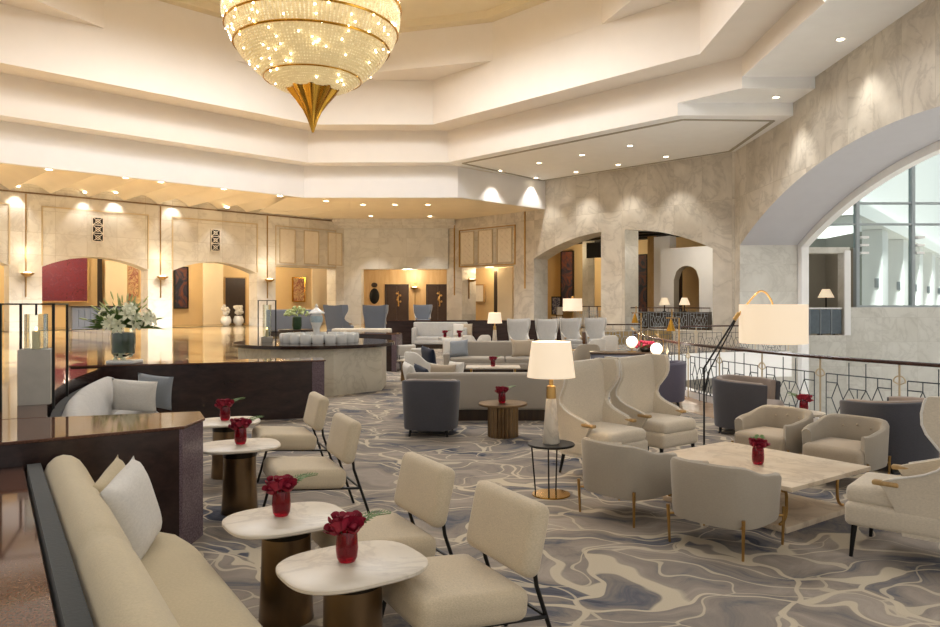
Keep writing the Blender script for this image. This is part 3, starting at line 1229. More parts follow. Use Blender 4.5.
# room behind the doorway right of the lifts
ang = -PI / 4
mb = MB()
mb.prism([(-2.0, 45.1), (2.05, 41.05), (2.15, 41.15), (-1.9, 45.2)], .3, 4.4)
mb.prism([(2.05, 41.05), (2.08, 39.5), (2.2, 39.5), (2.15, 41.15)], .3, 4.4)
mb.prism([(-2.0, 45.1), (-1.9, 43.5), (2.08, 39.5), (2.15, 41.15), (-1.9, 45.2)], 4.2, 4.4)
struct(mb, 'wall_vestibule', M['warmwall'], smooth=False)


def on_mid(px, back):
    u = (px - CX) / F
    Y = (40 + back * R2) / (1 + u)
    return (u * Y, Y)


def mid_thing(name, label, cat, px0, px1, back, z0, z1, mat, part, group=None, frame=None, fr=.06, th=.05):
    a, b = Vector(on_mid(px0, back)), Vector(on_mid(px1, back))
    w = (b - a).length
    t = thing(name, label, cat, ((a.x + b.x) / 2, (a.y + b.y) / 2, z0), -PI / 4, group)
    h = z1 - z0
    mb = MB()
    mb.box(-w / 2, w / 2, -th, th, 0, h)
    mb.build(part, mat, t)
    if frame:
        mb = MB()
        for x0, x1, y0, y1 in ((-w / 2 - fr, -w / 2, -fr, h + fr), (w / 2, w / 2 + fr, -fr, h + fr), (-w / 2, w / 2, -fr, 0), (-w / 2, w / 2, h, h + fr)):
            mb.box(x0, x1, -th - .03, th, y0, y1)
        mb.build('frame', frame, t)
    return t


u_ = (470.5 - CX) / F
p = on_mid(470, 1.4)
sconce((-1.22, 41.98, 3.1), PI / 4, 'lit brass bowl sconce inside the doorway right of the lifts', .1, 1.1)
mid_thing('painting', 'small white-matted print on the orange wall through the doorway', 'painting', 474, 484, 2.05, 1.85, 2.8, M['paperwhite'], 'canvas', 'paintings', M['oak'])
mid_thing('door_frame', 'dark upright door post right of the small white print', 'door frame', 494.5, 497.5, 1.9, .56, 3.6, M['darkwood'], 'post')
mid_thing('wall_panel', 'beige folding panel at the right of the doorway', 'panel', 498, 513, 1.6, .56, 3.75, M['palewall'], 'panel', 'pale wall panels')

# bar room behind the double arch
barp = [(2.25, 39.4), (2.6, 48.7), (12.15, 39.15), (12.15, 31.2), (10.7, 30.9)]
mb = MB()
mb.prism([(2.6, 48.7), (12.15, 39.15), (12.3, 39.3), (2.7, 48.9)], .3, 6.5)
mb.prism([(2.25, 39.4), (2.6, 48.7), (2.5, 48.7), (2.2, 41.2)], .3, 6.5)
mb.prism([(12.15, 39.15), (12.15, 31.2), (12.25, 31.2), (12.25, 39.2)], .3, 6.5)
struct(mb, 'wall_bar', M['warmwall'], smooth=False)
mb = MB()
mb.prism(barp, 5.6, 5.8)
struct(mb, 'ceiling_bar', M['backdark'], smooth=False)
mb = MB()
mb.prism(barp, .2, .55)
struct(mb, 'floor_bar', M['gfloor'], smooth=False)
mb = MB()
for k in range(4):
    s_ = 42.6 + k * 2.0
    xa, xb = max(2.45, s_ - 48), 12.1 if s_ > 43.4 else s_ - 31.3
    mb.prism([(xa, s_ - xa), (xb, s_ - xb), (xb, s_ - xb + .4), (xa, s_ - xa + .4)], 5.25, 5.6)
struct(mb, 'trim_8', M['black'], smooth=False)
mid_thing('painting', 'tall black panel hung on the yellow wall behind the left half of the double arch', 'painting', 562, 573, 7.0, 1.3, 4.9, M['darkart'], 'canvas', 'paintings', M['black'])
mid_thing('painting', 'small black and white print beside the tall black panel', 'painting', 553, 561, 6.6, 1.1, 2.1, M['navyprint'], 'canvas', 'paintings', M['black'])
mid_thing('wall_pier', 'white marble pier behind the left half of the double arch', 'pillar', 583, 594, 5.0, .56, 5.6, M['greymarble'], 'shaft', 'white piers in the bar room')
mid_thing('wall_pier', 'blue-white lit pier left of the pale arch in the bar room', 'pillar', 657, 673, 5.2, .56, 5.2, M['softwhite'], 'shaft', 'white piers in the bar room', th=.3)
mid_thing('wall_pier', 'tan pier behind the right half of the double arch', 'pillar', 648, 656, 5.6, .56, 5.4, M['oak'], 'shaft', 'white piers in the bar room')
mid_thing('wall_panel', 'dark glass panel left of the tan pier', 'panel', 637, 647, 6.6, 1.2, 4.4, M['darkart'], 'panel', 'dark panels', M['black'])
mid_thing('wall_panel', 'black hanging box under the ceiling of the left half of the double arch', 'panel', 587, 604, 2.6, 4.1, 4.9, M['black'], 'panel', 'dark panels')
# pale inner arch
a = Vector(on_mid(673, 4.2))
b = Vector(on_mid(704, 4.2))
W = (b - a).length
arch_wall('wall_bar_arch', [M['softwhite'], M['greywall'], M['greywall']], (a.x - .5, a.y + .5), (b.x + .5, b.y - .5), .5, 4.5, .5,
          [(.75, W + .45, seg_arch(.75, W + .45, 2.9, .98 * (W - .3) / 2), .55)], .15)
mid_thing('wall_panel', 'tall dark column inside the pale arch of the bar room', 'panel', 677, 682, 6.0, .56, 4.2, M['darkdoor'], 'panel', 'dark panels')
for px, nm in ((664.5, 'left'), (684.5, 'right')):
    p = on_mid(px, 3.2)
    t = thing('table_lamp', f'small lit table lamp behind the bar-room railing, {nm} of the pair', 'lamp', (p[0], p[1], 1.32), 0, 'small lamps in the bar room')
    mb = MB()
    mb.lathe([(.1, 0), (.1, .03), (.03, .05), (.03, .35)], 12)
    mb.build('base', M['black'], t)
    mb = MB()
    mb.lathe([(.26, .33), (.24, .4), (.13, .68)], 18, cap=False)
    mb.lathe([(.25, .33), (.23, .4), (.12, .68)], 18, cap=False)
    mb.build('lamp_shade', M['shade'], t)
a, b = Vector(on_mid(637, 3.2)), Vector(on_mid(709, 3.2))
t = thing('bar_counter', 'dark counter behind the railing of the bar room', 'counter', ((a.x + b.x) / 2, (a.y + b.y) / 2, GZ), -PI / 4)
w = (b - a).length
mb = MB()
mb.box(-w / 2, w / 2, -.25, .25, 0, .72)
mb.build('body', M['backdark'], t)
mb = MB()
mb.box(-w / 2, w / 2, -.3, .3, .72, .77, .01)
mb.build('top', M['darkwood'], t)

mb = MB()
mb.box(-46, 10, -6, 7.4, 9.4, 9.7)
struct(mb, 'ceiling_near', M['plaster'])
mb = MB()
mb.box(10, 34, 5, 33.6, 13.6, 13.9)
struct(mb, 'ceiling_atrium_sunblock', M['softwhite'])  # unseen roof added to keep the sun off the atrium parapet and floor
# ------------------------------------------------------------------ lights recessed in the ceilings
def make_downlight():
    t = thing('downlight', 'small round recessed downlight', 'ceiling light')
    mb = MB()
    mb.lathe([(.075, -.004), (.105, -.012), (.115, -.004), (.115, .0), (.075, .0)], 20, cap=False)
    mb.build('trim_ring', M['softwhite'], t)
    mb = MB()
    mb.lathe([(0, -.003), (.076, -.003), (.076, .02), (0, .02)], 20, cap=False)
    mb.build('lens', M['bulb'], t)
    return t


DL = make_downlight()
first = [True]


def downlight(px, py, z, label, group, power=0, size=1.6, aim=None, spot=75, color=(1, .95, .87), sc=1.0):
    if z is None:                              # find where the sight line meets the vaulted ceiling
        Y = 20.0
        while Y < 45:
            X, zr = PX(px, Y), ZY(py, Y)
            yw = (X + Y + 50.9) / 2
            zv = 6.46 + abs(math.sin(PI * yw * R2 / 1.5)) * .34
            if zr > zv or X - Y < -50.15:
                break
            Y += .01
        z = zv
    else:
        Y = F * (z - CH) / (HY - py)
    X = PX(px, Y)
    if first[0]:
        o = DL
        o.location = (X, Y, z)
        o['label'] = label
        o['group'] = group
        first[0] = False
    else:
        o = dup(DL, (X, Y, z), 0, label, group)
    if sc != 1:
        o.scale = (sc,) * 3
    if power:
        L = bpy.data.lights.new('downlight_beam', 'SPOT')
        L.energy = power
        L.spot_size = math.radians(spot)
        L.spot_blend = .6
        L.color = color
        L.shadow_soft_size = .06
        lo = bpy.data.objects.new('downlight_beam', L)
        COL.objects.link(lo)
        lo.location = (X, Y, z - .05)
        d = Vector(aim or (0, 0, -1))
        lo.rotation_euler = d.to_track_quat('-Z', 'Y').to_euler()
    return o


wl_in = (-.12, .12, -1)
for px, py in ((49, 169.3), (126, 177.7), (161, 182), (224, 189), (280, 196)):
    downlight(px, py, None, 'round downlight in the vaulted gallery ceiling, in the row along the white band', 'gallery downlights by the band', 1500, spot=125, sc=1.5)
for px, py in ((17, 187), (86, 193.7), (117, 196.7), (175, 202), (227, 207.5), (272, 211.5)):
    downlight(px, py, None, 'round downlight in the vaulted gallery ceiling, in the row close to the arched wall', 'gallery downlights by the wall', 90, aim=wl_in, spot=80, sc=1.5)
for px, py in ((326, 201), (363, 204.8), (395, 204.8), (428, 204.8)):
    downlight(px, py, 6.50, 'round downlight in the flat ceiling in front of the lift lobby, in the nearer row', 'lobby downlights near', 600, spot=95, sc=1.5)
for px, py in ((371, 216.2), (430, 216.4)):
    downlight(px, py, 6.50, 'round downlight close to the marble lintel over the lift lobby', 'lobby downlights by the lintel', 300, aim=(0, .3, -1), spot=60, sc=1.4)
for px, py in ((500, 170.7), (539, 163), (582, 155), (536, 178), (576, 172), (618, 164.7), (630, 145.7), (666, 156.7)):
    downlight(px, py, Z2a - .002, 'round downlight in the recessed white soffit above the double arch', 'soffit downlights', 240, spot=85, sc=1.3, color=(1, .95, .87))
downlight(776, 97.3, Z2b, 'single round downlight in the middle ceiling step beside the big arch', 'soffit step downlights', 200, spot=85, sc=1.3, color=(1, .95, .87))
downlight(840.7, 39.3, Z2c, 'single round downlight in the highest ceiling step beside the big arch', 'soffit step downlights', 200, spot=85, sc=1.3, color=(1, .95, .87))


def lamp_light(loc, power, color=(1, .8, .55), size=.1, parent=None):
    L = bpy.data.lights.new('lamp_bulb_light', 'POINT')
    L.energy = power
    L.color = color
    L.shadow_soft_size = size
    lo = bpy.data.objects.new('lamp_bulb_light', L)
    COL.objects.link(lo)
    lo.location = loc
    if parent:
        lo.parent = parent
    return lo


# lamps in the rooms behind the arches
for Yp, e in ((25, 200), (28.8, 200), (32.6, 230), (36.5, 230), (40.4, 200)):
    p = wlb(Yp, 2.4, 4.1)
    lamp_light(p, e * .85, (1, .87, .64), .3)
lamp_light((-5.0, 44.6, 3.5), 130, (1, .84, .6), .3)
p = on_mid(490, 1.5)
lamp_light((p[0], p[1], 3.8), 70, (1, .82, .56), .3)
p = on_mid(575, 5.0)
lamp_light((p[0], p[1], 4.6), 260, (1, .82, .55), .3)
p = on_mid(690, 2.2)
lamp_light((p[0], p[1], 4.2), 90, (1, .9, .75), .3)
lamp_light((14.6, 34.8, 3.7), 22, (1, .93, .85), .2)

# ------------------------------------------------------------------ chandelier
CHX, CHY = -4.82, 20.0
t = thing('chandelier', 'huge gold and crystal bowl chandelier hanging under the dome', 'chandelier', (CHX, CHY, 0))
prof = [(.66, 7.5), (.95, 7.58), (1.27, 7.80), (1.60, 8.08), (1.86, 8.36), (2.05, 8.66), (2.18, 8.92), (2.27, 9.12), (2.33, 9.4), (2.34, 9.75), (2.30, 10.1), (2.15, 10.5), (1.9, 10.9), (1.5, 11.2)]


def prof_at(u):
    x = u * (len(prof) - 1)
    i = min(int(x), len(prof) - 2)
    f = x - i
    return tuple(prof[i][k] + (prof[i + 1][k] - prof[i][k]) * f for k in (0, 1))


mb = MB()
mb.lathe([(r * .95, z) for r, z in prof], 64, cap=False)
mb.build('glowing_bowl', M['core'], t)
mb = MB()
ns, nz = 132, 62
for j in range(nz):
    r, z = prof_at((j + .5) / nz)
    for i in range(ns):
        a = 2 * PI * i / ns
        if math.sin(a) > .55:
            continue                           # rear beads are hidden by the bowl
        s_ = min(.036, r * 2 * PI / ns * .34)
        c = Vector((r * math.cos(a), r * math.sin(a), z))
        q = [mb.v(c + Vector(d) * s_) for d in ((1, 0, 0), (-1, 0, 0), (0, 1, 0), (0, -1, 0), (0, 0, 1), (0, 0, -1))]
        for f in ((0, 2, 4), (2, 1, 4), (1, 3, 4), (3, 0, 4), (2, 0, 5), (1, 2, 5), (3, 1, 5), (0, 3, 5)):
            mb.face([q[k] for k in f])
o = mb.build('crystal_bead_net', M['crystal'], t, smooth=False)
o['kind'] = 'stuff'
for r, z, th in ((2.06, 8.64, .032), (2.29, 9.1, .032), (1.29, 7.80, .022), (2.37, 9.78, .045), (2.2, 10.42, .045)):
    mb = MB()
    mb.tube([(r * math.cos(2 * PI * k / 72), r * math.sin(2 * PI * k / 72), z) for k in range(72)], th, 6, closed=True)
    mb.build('gold_ring', M['gold'], t)
mb = MB()
fl = 9
secs = []
for r, z in ((.67, 7.54), (.60, 7.44), (.41, 7.2), (.24, 6.95), (.13, 6.7), (.065, 6.5), (.025, 6.36)):
    secs.append([((r * (1 +   .09 * math.cos(fl * 2 * PI * k / 96))) * math.cos(2 * PI * k / 96), (r * (1 +   .09 * math.cos(fl * 2 * PI * k / 96))) * math.sin(2 * PI * k / 96), z) for k in range(96)])
mb.loft(secs)
mb.build('fluted_finial', M['gold'], t)
mb = MB()
mb.lathe([(.07, 11.1), (.07, 14.3)], 12)
mb.build('hanging_rod', M['gold'], t)
rng = random.Random(3)
bulb_me = None
for k in range(96):
    u = rng.uniform(.07, .62)
    a = rng.uniform(PI + .15, 2 * PI - .15) if k % 8 else rng.uniform(0, 2 * PI)
    r, z = prof_at(u)
    if bulb_me is None:
        mb = MB()
        mb.sphere((0, 0, 0), .024, 8, 6)
        o = mb.build('bulb', M['sparkle'], t)
        bulb_me = o.data
    else:
        o = bpy.data.objects.new('bulb', bulb_me)
        COL.objects.link(o)
        o.parent = t
    o.location = (r * 1.012 * math.cos(a), r * 1.012 * math.sin(a), z)
lamp_light((CHX, CHY, 11.9), 250, (1, .86, .64), .3)
# unseen fill spots added under the dome lid, above the view
for k in range(8):
    a = PI / 8 + k * PI / 4
    L = bpy.data.lights.new('dome_fill_spot', 'SPOT')
    L.energy = DOME
    L.spot_size = math.radians(165)
    L.spot_blend = .5
    L.color = (.965, .98, 1)
    L.shadow_soft_size = .6
    lo = bpy.data.objects.new('dome_fill_spot', L)
    COL.objects.link(lo)
    lo.location = (CHX + 5.2 * math.cos(a), CHY + 5.2 * math.sin(a), 12.4)


# ------------------------------------------------------------------ furniture builders
def se(a, b, phi, n):
    """superellipse point; phi = 0 at the back (-y)"""
    s, c = math.sin(phi), math.cos(phi)
    return (a * math.copysign(abs(s) ** (2 / n), s), -b * math.copysign(abs(c) ** (2 / n), c))


def tub_shell(a, b, n, phim, th, z0, hfun, taper=.93, seg=44, lift=None):
    mb = MB()
    secs = []
    for i in range(seg + 1):
        phi = -phim + 2 * phim * i / seg
        h = hfun(phi)
        zb = z0 if lift is None else z0 + lift(phi)
        (xo, yo), (xi, yi) = se(a, b, phi, n), se(a - th, b - th, phi, n)
        r = th * .45
        def P(f, x_, z):
            k = taper + (1 - taper) * min(1, (z - z0) / max(.01, (h - z0)))
            x = xo + (xi - xo) * f
            y = yo + (yi - yo) * f
            return (x * k, y * k, z)
        secs.append([P(.08, 0, zb), P(0, 0, zb + .03), P(0, 0, (zb + h) / 2), P(0, 0, h - r), P(.16, 0, h - r * .3), P(.5, 0, h), P(.84, 0, h - r * .3), P(1, 0, h - r), P(1, 0, (zb + h) / 2), P(1, 0, zb + .03), P(.9, 0, zb)])
    mb.loft(secs)
    return mb


def smooth01(x):
    x = max(0, min(1, x))
    return x * x * (3 - 2 * x)


def tub_chair(label, group=None):
    """grey tub chair, faces local +Y"""
    t = thing('tub_chair', label, 'armchair', group=group)
    hf = lambda p: .545 + .115 * smooth01(1.15 * (1 + math.cos(min(PI, abs(p) * 1.25))) / 2)
    tub_shell(.37, .36, 3.2, 2.25, .075, .21, hf, .95).build('shell', M['grey'], t)
    mb = MB()
    mb.rbox((0, .03, .315), (.6, .6, .2), .06, 8, puff=.12)
    mb.build('seat_cushion', M['greyin'], t)
    for x, z in ((-.14, .55), (.0, .57), (.14, .55)):
        mb = MB()
        mb.sphere((x, -.275, z), .012, 8, 6)
        mb.build('back_button', M['greyin'], t)
    for x, y in ((-.3, -.3), (.3, -.3), (-.33, .26), (.33, .26)):
        mb = MB()
        mb.tube([(x * 1.0, y * 1.0, 0), (x * 1.03, y * 1.03, .29)], .010, 8, r2=.014)
        mb.tube([(x * 1.02, y * 1.02, .222), (x * .72, y * .72, .222)], .010, 6)
        mb.build('leg', M['brass'], t)
    return t


def barrel_chair(label, outer, inner_, group=None):
    """low dark barrel chair with a padded inside"""
    t = thing('barrel_chair', label, 'armchair', group=group)
    hf = lambda p: .70 + .03 * math.cos(p)
    tub_shell(.40, .40, 2.7, 2.35, .05, .09, hf, .92).build('shell', outer, t)
    tub_shell(.352, .352, 2.7, 2.30, .07, .3, lambda p: .715 + .03 * math.cos(p), 1.0).build('padded_lining', inner_, t)
    mb = MB()
    mb.rbox((0, .05, .34), (.58, .62, .18), .06, 8, puff=.1)
    mb.build('seat_cushion', inner_, t)
    mb = MB()
    mb.rbox((0, .03, .18), (.64, .6, .14), .03, 4)
    mb.build('seat_base', outer, t)
    for x, y in ((-.26, -.26), (.26, -.26), (-.26, .28), (.26, .28)):
        mb = MB()
        mb.tube([(x, y, 0), (x * .92, y * .92, .14)], .014, 8, r2=.024)
        mb.build('leg', M['black'], t)
    return t


def wing_chair(label, fab, group=None):
    """high wingback with winged sides that sweep into wooden arm tips; faces +Y"""
    t = thing('wing_chair', label, 'armchair', group=group)
    H = 1.10

    def halfw(z):
        u = max(0, min(1, (z - .22) / (H - .22)))
        return .27 + .08 * smooth01(u)

    def lean(z):
        return -.30 - .12 * max(0, (z - .3))
    # back: curved shield
    mb = MB()
    secs = []
    N = 16
    for i in range(N + 1):
        z = .20 + (H - .20) * i / N
        hw = halfw(z)
        yb = lean(z)
        k = 14
        sec = []
        top = 0.0
        for j in range(k + 1):
            x = -hw + 2 * hw * j / k
            zz = z + (.025 * (abs(x) / hw) ** 2 * (i / N) ** 3)
            bow = .05 * (abs(x) / hw) ** 2
            sec.append((x, yb + bow, zz))
        for j in range(k, -1, -1):
            x = -hw + 2 * hw * j / k
            zz = z + (.025 * (abs(x) / hw) ** 2 * (i / N) ** 3)
            bow = .05 * (abs(x) / hw) ** 2
            thk = .085 if i < N else .05
            sec.append((x, yb + bow + thk, zz))
        secs.append(sec)
    mb.loft(secs)
    mb.build('backrest', fab, t)
    # wings: forward profile as a function of height
    prof_ = [(.20, .30), (.30, .32), (.38, .36), (.45, .40), (.50, .44), (.535, .47), (.56, .40), (.59, .30), (.62, .21), (.66, .14), (.71, .105), (.77, .12), (.83, .17), (.89, .22), (.95, .25), (1.02, .26), (1.08, .255), (1.115, .245), (1.125, .23)]
    for sx in (-1, 1):
        mb = MB()
        secs = []
        for z, f in prof_:
            x = halfw(z) + .0
            y0 = lean(z) + .03
            fl = .035 * smooth01((z - .55) / .4)
            sec = []
            m = 8
            for j in range(m + 1):
                s_ = j / m
                sec.append((sx * (x + fl * s_ + .02), y0 + f * s_ if z > .6 else y0 + (f) * s_, z))
            for j in range(m, -1, -1):
                s_ = j / m
                w = .062 * (1 - .25 * s_)
                sec.append((sx * (x + fl * s_ + .02 - w), y0 + f * s_, z))
            secs.append(sec)
        mb.loft(secs)
        mb.build('wing', fab, t)
        mb = MB()
        mb.tube([(sx * (halfw(z) + .035 * smooth01((z - .55) / .4) + .02), lean(z) + .03 + f, z) for z, f in prof_[6:-1]], .008, 6)
        mb.build('piping', M['white'], t)
        mb = MB()
        xa = halfw(.53) + .0
        mb.rbox((sx * xa, .125, .528), (.058, .16, .034), .014, 4)
        mb.build('arm_tip', M['oak'], t)
    mb = MB()
    mb.rbox((0, .04, .29), (.60, .68, .16), .04, 6)
    mb.build('seat_base', fab, t)
    mb = MB()
    mb.rbox((0, .07, .415), (.55, .62, .13), .05, 8, puff=.18)
    mb.build('seat_cushion', fab, t)
    for x, y in ((-.25, -.25), (.25, -.25), (-.26, .32), (.26, .32)):
        mb = MB()
        dy = -.05 if y < 0 else .02
        mb.tube([(x * 1.06, y + dy, 0), (x, y, .23)], .012, 8, r2=.021)
        mb.build('leg', M['black'], t)
    return t


def slipper_chair(label, group=None):
    """armless low chair: thick seat, floating back, thin black frame; faces +Y"""
    t = thing('slipper_chair', label, 'chair', group=group)
    tilt = Matrix.Translation((0, 0, .36)) @ Matrix.Rotation(math.radians(5), 4, 'X')
    mb = MB()
    mb.rbox((0, .035, 0), (.60, .55, .15), .05, 8, mtx=tilt, puff=.15)
    mb.build('seat', M['slipper'], t)
    bt = Matrix.Translation((0, -.285, .615)) @ Matrix.Rotation(math.radians(13), 4, 'X')
    mb = MB()
    mb.rbox((0, 0, 0), (.59, .105, .34), .05, 8, mtx=bt)
    mb.build('backrest', M['slipper'], t)
    for sx in (-1, 1):
        mb = MB()
        mb.tube([(sx * .25, -.44, 0), (sx * .24, -.305, .40), (sx * .22, -.295, .55)], .011, 8)
        mb.build('leg', M['black'], t)
        mb = MB()
        mb.tube([(sx * .25, .32, 0), (sx * .25, .235, .30)], .011, 8)
        mb.build('leg', M['black'], t)
        mb = MB()
        mb.tube([(sx * .25, .24, .303), (sx * .25, -.35, .25)], .010, 8)
        mb.build('side_rail', M['black'], t)
    for y, z in ((-.355, .25), (.24, .302)):
        mb = MB()
        mb.tube([(-.25, y, z), (.25, y, z)], .009, 8)
        mb.build('cross_rail', M['black'], t)
    return t


def squircle(a, b, n, k=56):
    return [se(a, b, 2 * PI * i / k, n) for i in range(k)]


def top_slab(mb, a, b, n, z0, z1, bev=.008):
    pts = [squircle(a - bev, b - bev, n), squircle(a, b, n), squircle(a, b, n), squircle(a - bev, b - bev, n)]
    zs = [z0, z0 + bev * .8, z1 - bev * .8, z1]
    mb.loft([[(x, y, z) for x, y in p] for p, z in zip(pts, zs)])
    return mb


def bistro_table(label, group=None):
    t = thing('bistro_table', label, 'table', group=group)
    top_slab(MB(), .318, .272, 2.9, .525, .55).build('tabletop', M['tabletop'], t)
    mb = MB()
    mb.lathe([(.142, 0), (.144, .004), (.135, .17), (.130, .32), (.128, .46), (0.126, .46)], 40)
    mb.build('base', M['bronze'], t)
    mb = MB()
    mb.lathe([(.130, .455), (.130, .525)], 40)
    mb.build('collar', M['bronzedk'], t)
    return t


def rose_bloom_mesh(r, seed):
    rg = random.Random(seed)
    mb = MB()
    mb.sphere((0, 0, 0), r * .55, 10, 8, (1, 1, .9))
    for layer, (rr, k, op) in enumerate(((.62, 4, .25), (.82, 5, .55), (1.0, 6, .95))):
        for i in range(k):
            a0 = 2 * PI * (i + rg.random() * .4) / k + layer
            rows = []
            for u in range(4):
                row = []
                for v_ in range(5):
                    s = (v_ / 4 - .5) * 1.5
                    zz = -r * .6 + r * 1.25 * u / 3 - (abs(s) ** 2) * r * .12 * u
                    rad = r * rr * (.55 + .45 * math.sin(u / 3 * PI * .55)) + (op * r * .35 if u == 3 else 0)
                    a = a0 + s * .62
                    row.append((rad * math.cos(a), rad * math.sin(a), zz))
                rows.append(row)
            mb.patch(rows)
    return mb


def fern(mb, root, tip, k=9, w=.05, sag=.0):
    root, tip = Vector(root), Vector(tip)
    d = tip - root
    side = d.cross(Vector((0, 0, 1)))
    side = side.normalized() if side.length > 1e-5 else Vector((1, 0, 0))
    up = side.cross(d).normalized()
    mb.tube([root, root + d * .5 + up * sag, tip], .0025, 5)
    for i in range(1, k + 1):
        f = i / (k + 1)
        p = root + d * f + up * sag * 4 * f * (1 - f)
        L = w * (1 - .6 * abs(f - .35) / .65)
        for s in (-1, 1):
            q = p + side * s * L + d.normalized() * L * .7
            m = (p + q) / 2
            n_ = d.normalized() * L * .2
            mb.face([mb.v(p), mb.v(m - n_ + up * .004), mb.v(q), mb.v(m + n_ + up * .006)])


def rose_vase(label, group=None):
    t = thing('rose_vase', label, 'vase of roses', group=group)
    mb = MB()
    mb.lathe([(0, 0), (.036, 0), (.046, .02), (.05, .06), (.046, .12), (.042, .135), (.038, .135), (.042, .12), (.045, .06), (.040, .025), (0, .018)], 28, cap=False)
    mb.build('glass_vase', M['redglass'], t)
    mb = MB()
    mb.lathe([(0, .019), (.039, .026), (.044, .06), (.044, .075), (0, .075)], 20, cap=False)
    mb.build('water', M['redglass'], t)
    pos = [(0, 0, .185), (.045, .012, .168), (-.042, .018, .17), (.016, .047, .165), (-.02, -.044, .168), (.036, -.036, .162), (-.05, -.025, .15)]
    me = None
    for i, p in enumerate(pos):
        if me is None:
            o = rose_bloom_mesh(.036, 5).build('rose_bloom', M['rose'], t)
            me = o.data
        else:
            o = bpy.data.objects.new('rose_bloom', me)
            COL.objects.link(o)
            o.parent = t
        o.location = p
        o.rotation_euler = (p[1] * -9, p[0] * 9, i * 1.1)
    mb = MB()
    for i, p in enumerate(pos):
        mb.tube([(p[0] * .3, p[1] * .3, .03), (p[0] * .7, p[1] * .7, .12), (p[0] * .95, p[1] * .95, p[2] - .02)], .003, 5)
    mb.build('stems', M['darkleaf'], t)
    mb = MB()
    fern(mb, (.02, .0, .13), (.19, .05, .20), 12, .055, .03)
    fern(mb, (.02, .02, .13), (.13, .10, .185), 8, .035, .03)
    mb.build('fern_sprig', M['leaf'], t)
    return t


def cushion_mesh(w, h, d):
    """knife-edged square cushion standing in the xz plane, thickness along y"""
    mb = MB()
    k = 14
    for s in (-1, 1):
        rows = []
        for i in range(k + 1):
            u = -1 + 2 * i / k
            row = []
            for j in range(k + 1):
                v_ = -1 + 2 * j / k
                pin = 1 - .07 * (1 - u * u) * abs(v_) ** 3
                pin2 = 1 - .07 * (1 - v_ * v_) * abs(u) ** 3
                th = d / 2 * max(0, (1 - u ** 4) * (1 - v_ ** 4)) ** .55
                row.append((u * w / 2 * pin2, s * th, h / 2 + v_ * h / 2 * pin))
            rows.append(row)
        mb.patch(rows)
    bmesh.ops.remove_doubles(mb.bm, verts=mb.bm.verts, dist=1e-5)
    return mb


def pillow(label, mat, loc, rotz, lean=20, roll=0, w=.48, h=.48, d=.16, group='scatter pillows'):
    o = cushion_mesh(w, h, d).build('pillow', mat, None, angle=80)
    o.rotation_euler = (math.radians(abs(lean)), math.radians(roll), rotz)
    o.location = loc
    return tag(o, label, 'pillow', group)


def sofa(label, W, fab, loc, rotz, seats=2, group=None, back=.72, arm=.60, base=M['darkwood'], D=.9):
    """sofa, faces local +Y"""
    t = thing('sofa', label, 'sofa', loc, rotz, group)
    mb = MB()
    mb.box(-W / 2 + .05, W / 2 - .05, -D / 2 + .06, D / 2 - .06, 0, .17)
    mb.build('plinth', base, t)
    mb = MB()
    mb.rbox((0, .02, .24), (W - .02, D - .06, .14), .03, 4)
    mb.build('seat_base', fab, t)
    mb = MB()
    mb.rbox((0, -D / 2 + .09, (.16 + back) / 2), (W, .18, back - .16), .05, 6)
    mb.build('backrest', fab, t)
    for s in (-1, 1):
        mb = MB()
        mb.rbox((s * (W / 2 - .07), .05, (.16 + arm) / 2), (.14, D - .1, arm - .16), .05, 6)
        mb.build('arm', fab, t)
    cw = (W - .28) / seats
    for i in range(seats):
        mb = MB()
        mb.rbox((-W / 2 + .14 + cw * (i + .5), .08, .36), (cw - .01, D - .26, .16), .045, 6, puff=.1)
        mb.build('seat_cushion', fab, t)
    return t


def cone_lamp(label, loc, s=1.0, group=None, light=5):
    t = thing('table_lamp', label, 'lamp', loc, 0, group)
    mb = MB()
    mb.lathe([(.072 * s, 0), (.076 * s, .006 * s), (.046 * s, .40 * s)], 8)
    mb.build('base', M['tabletop'], t)
    mb = MB()
    mb.lathe([(.046 * s, .40 * s), (.040 * s, .51 * s), (.02 * s, .515 * s), (.016 * s, .62 * s)], 16)
    mb.build('neck', M['brass'], t)
    mb = MB()
    z0, z1 = .59 * s, .905 * s
    mb.lathe([(.215 * s, z0), (.175 * s, z1)], 36, cap=False)
    mb.lathe([(.211 * s, z0), (.171 * s, z1)], 36, cap=False)
    mb.build('lamp_shade', M['shade'], t)
    lamp_light((0, 0, .74 * s), light, (1, .8, .55), .06, t)
    return t
# ------------------------------------------------------------------ left: booths, ledges and banquettes
O1 = Vector((-1.17, 2.03))
D1 = Vector((-.563, .826)).normalized()
N1 = Vector((.826, .563)).normalized()
O2 = Vector((-3.27, 5.43))
D2 = Vector((-.40, .917)).normalized()
N2 = Vector((.917, .40)).normalized()


def b1(s, t_):
    p = O1 + D1 * s + N1 * t_
    return (p.x, p.y)


def b2(s, t_):
    bulge = -.20 * math.sin(PI * max(0, min(1, s / 4.5)))     # the ledge of the second booth is bowed
    p = O2 + D2 * s + N2 * (t_ + bulge)
    return (p.x, p.y)


LEDGE = .86


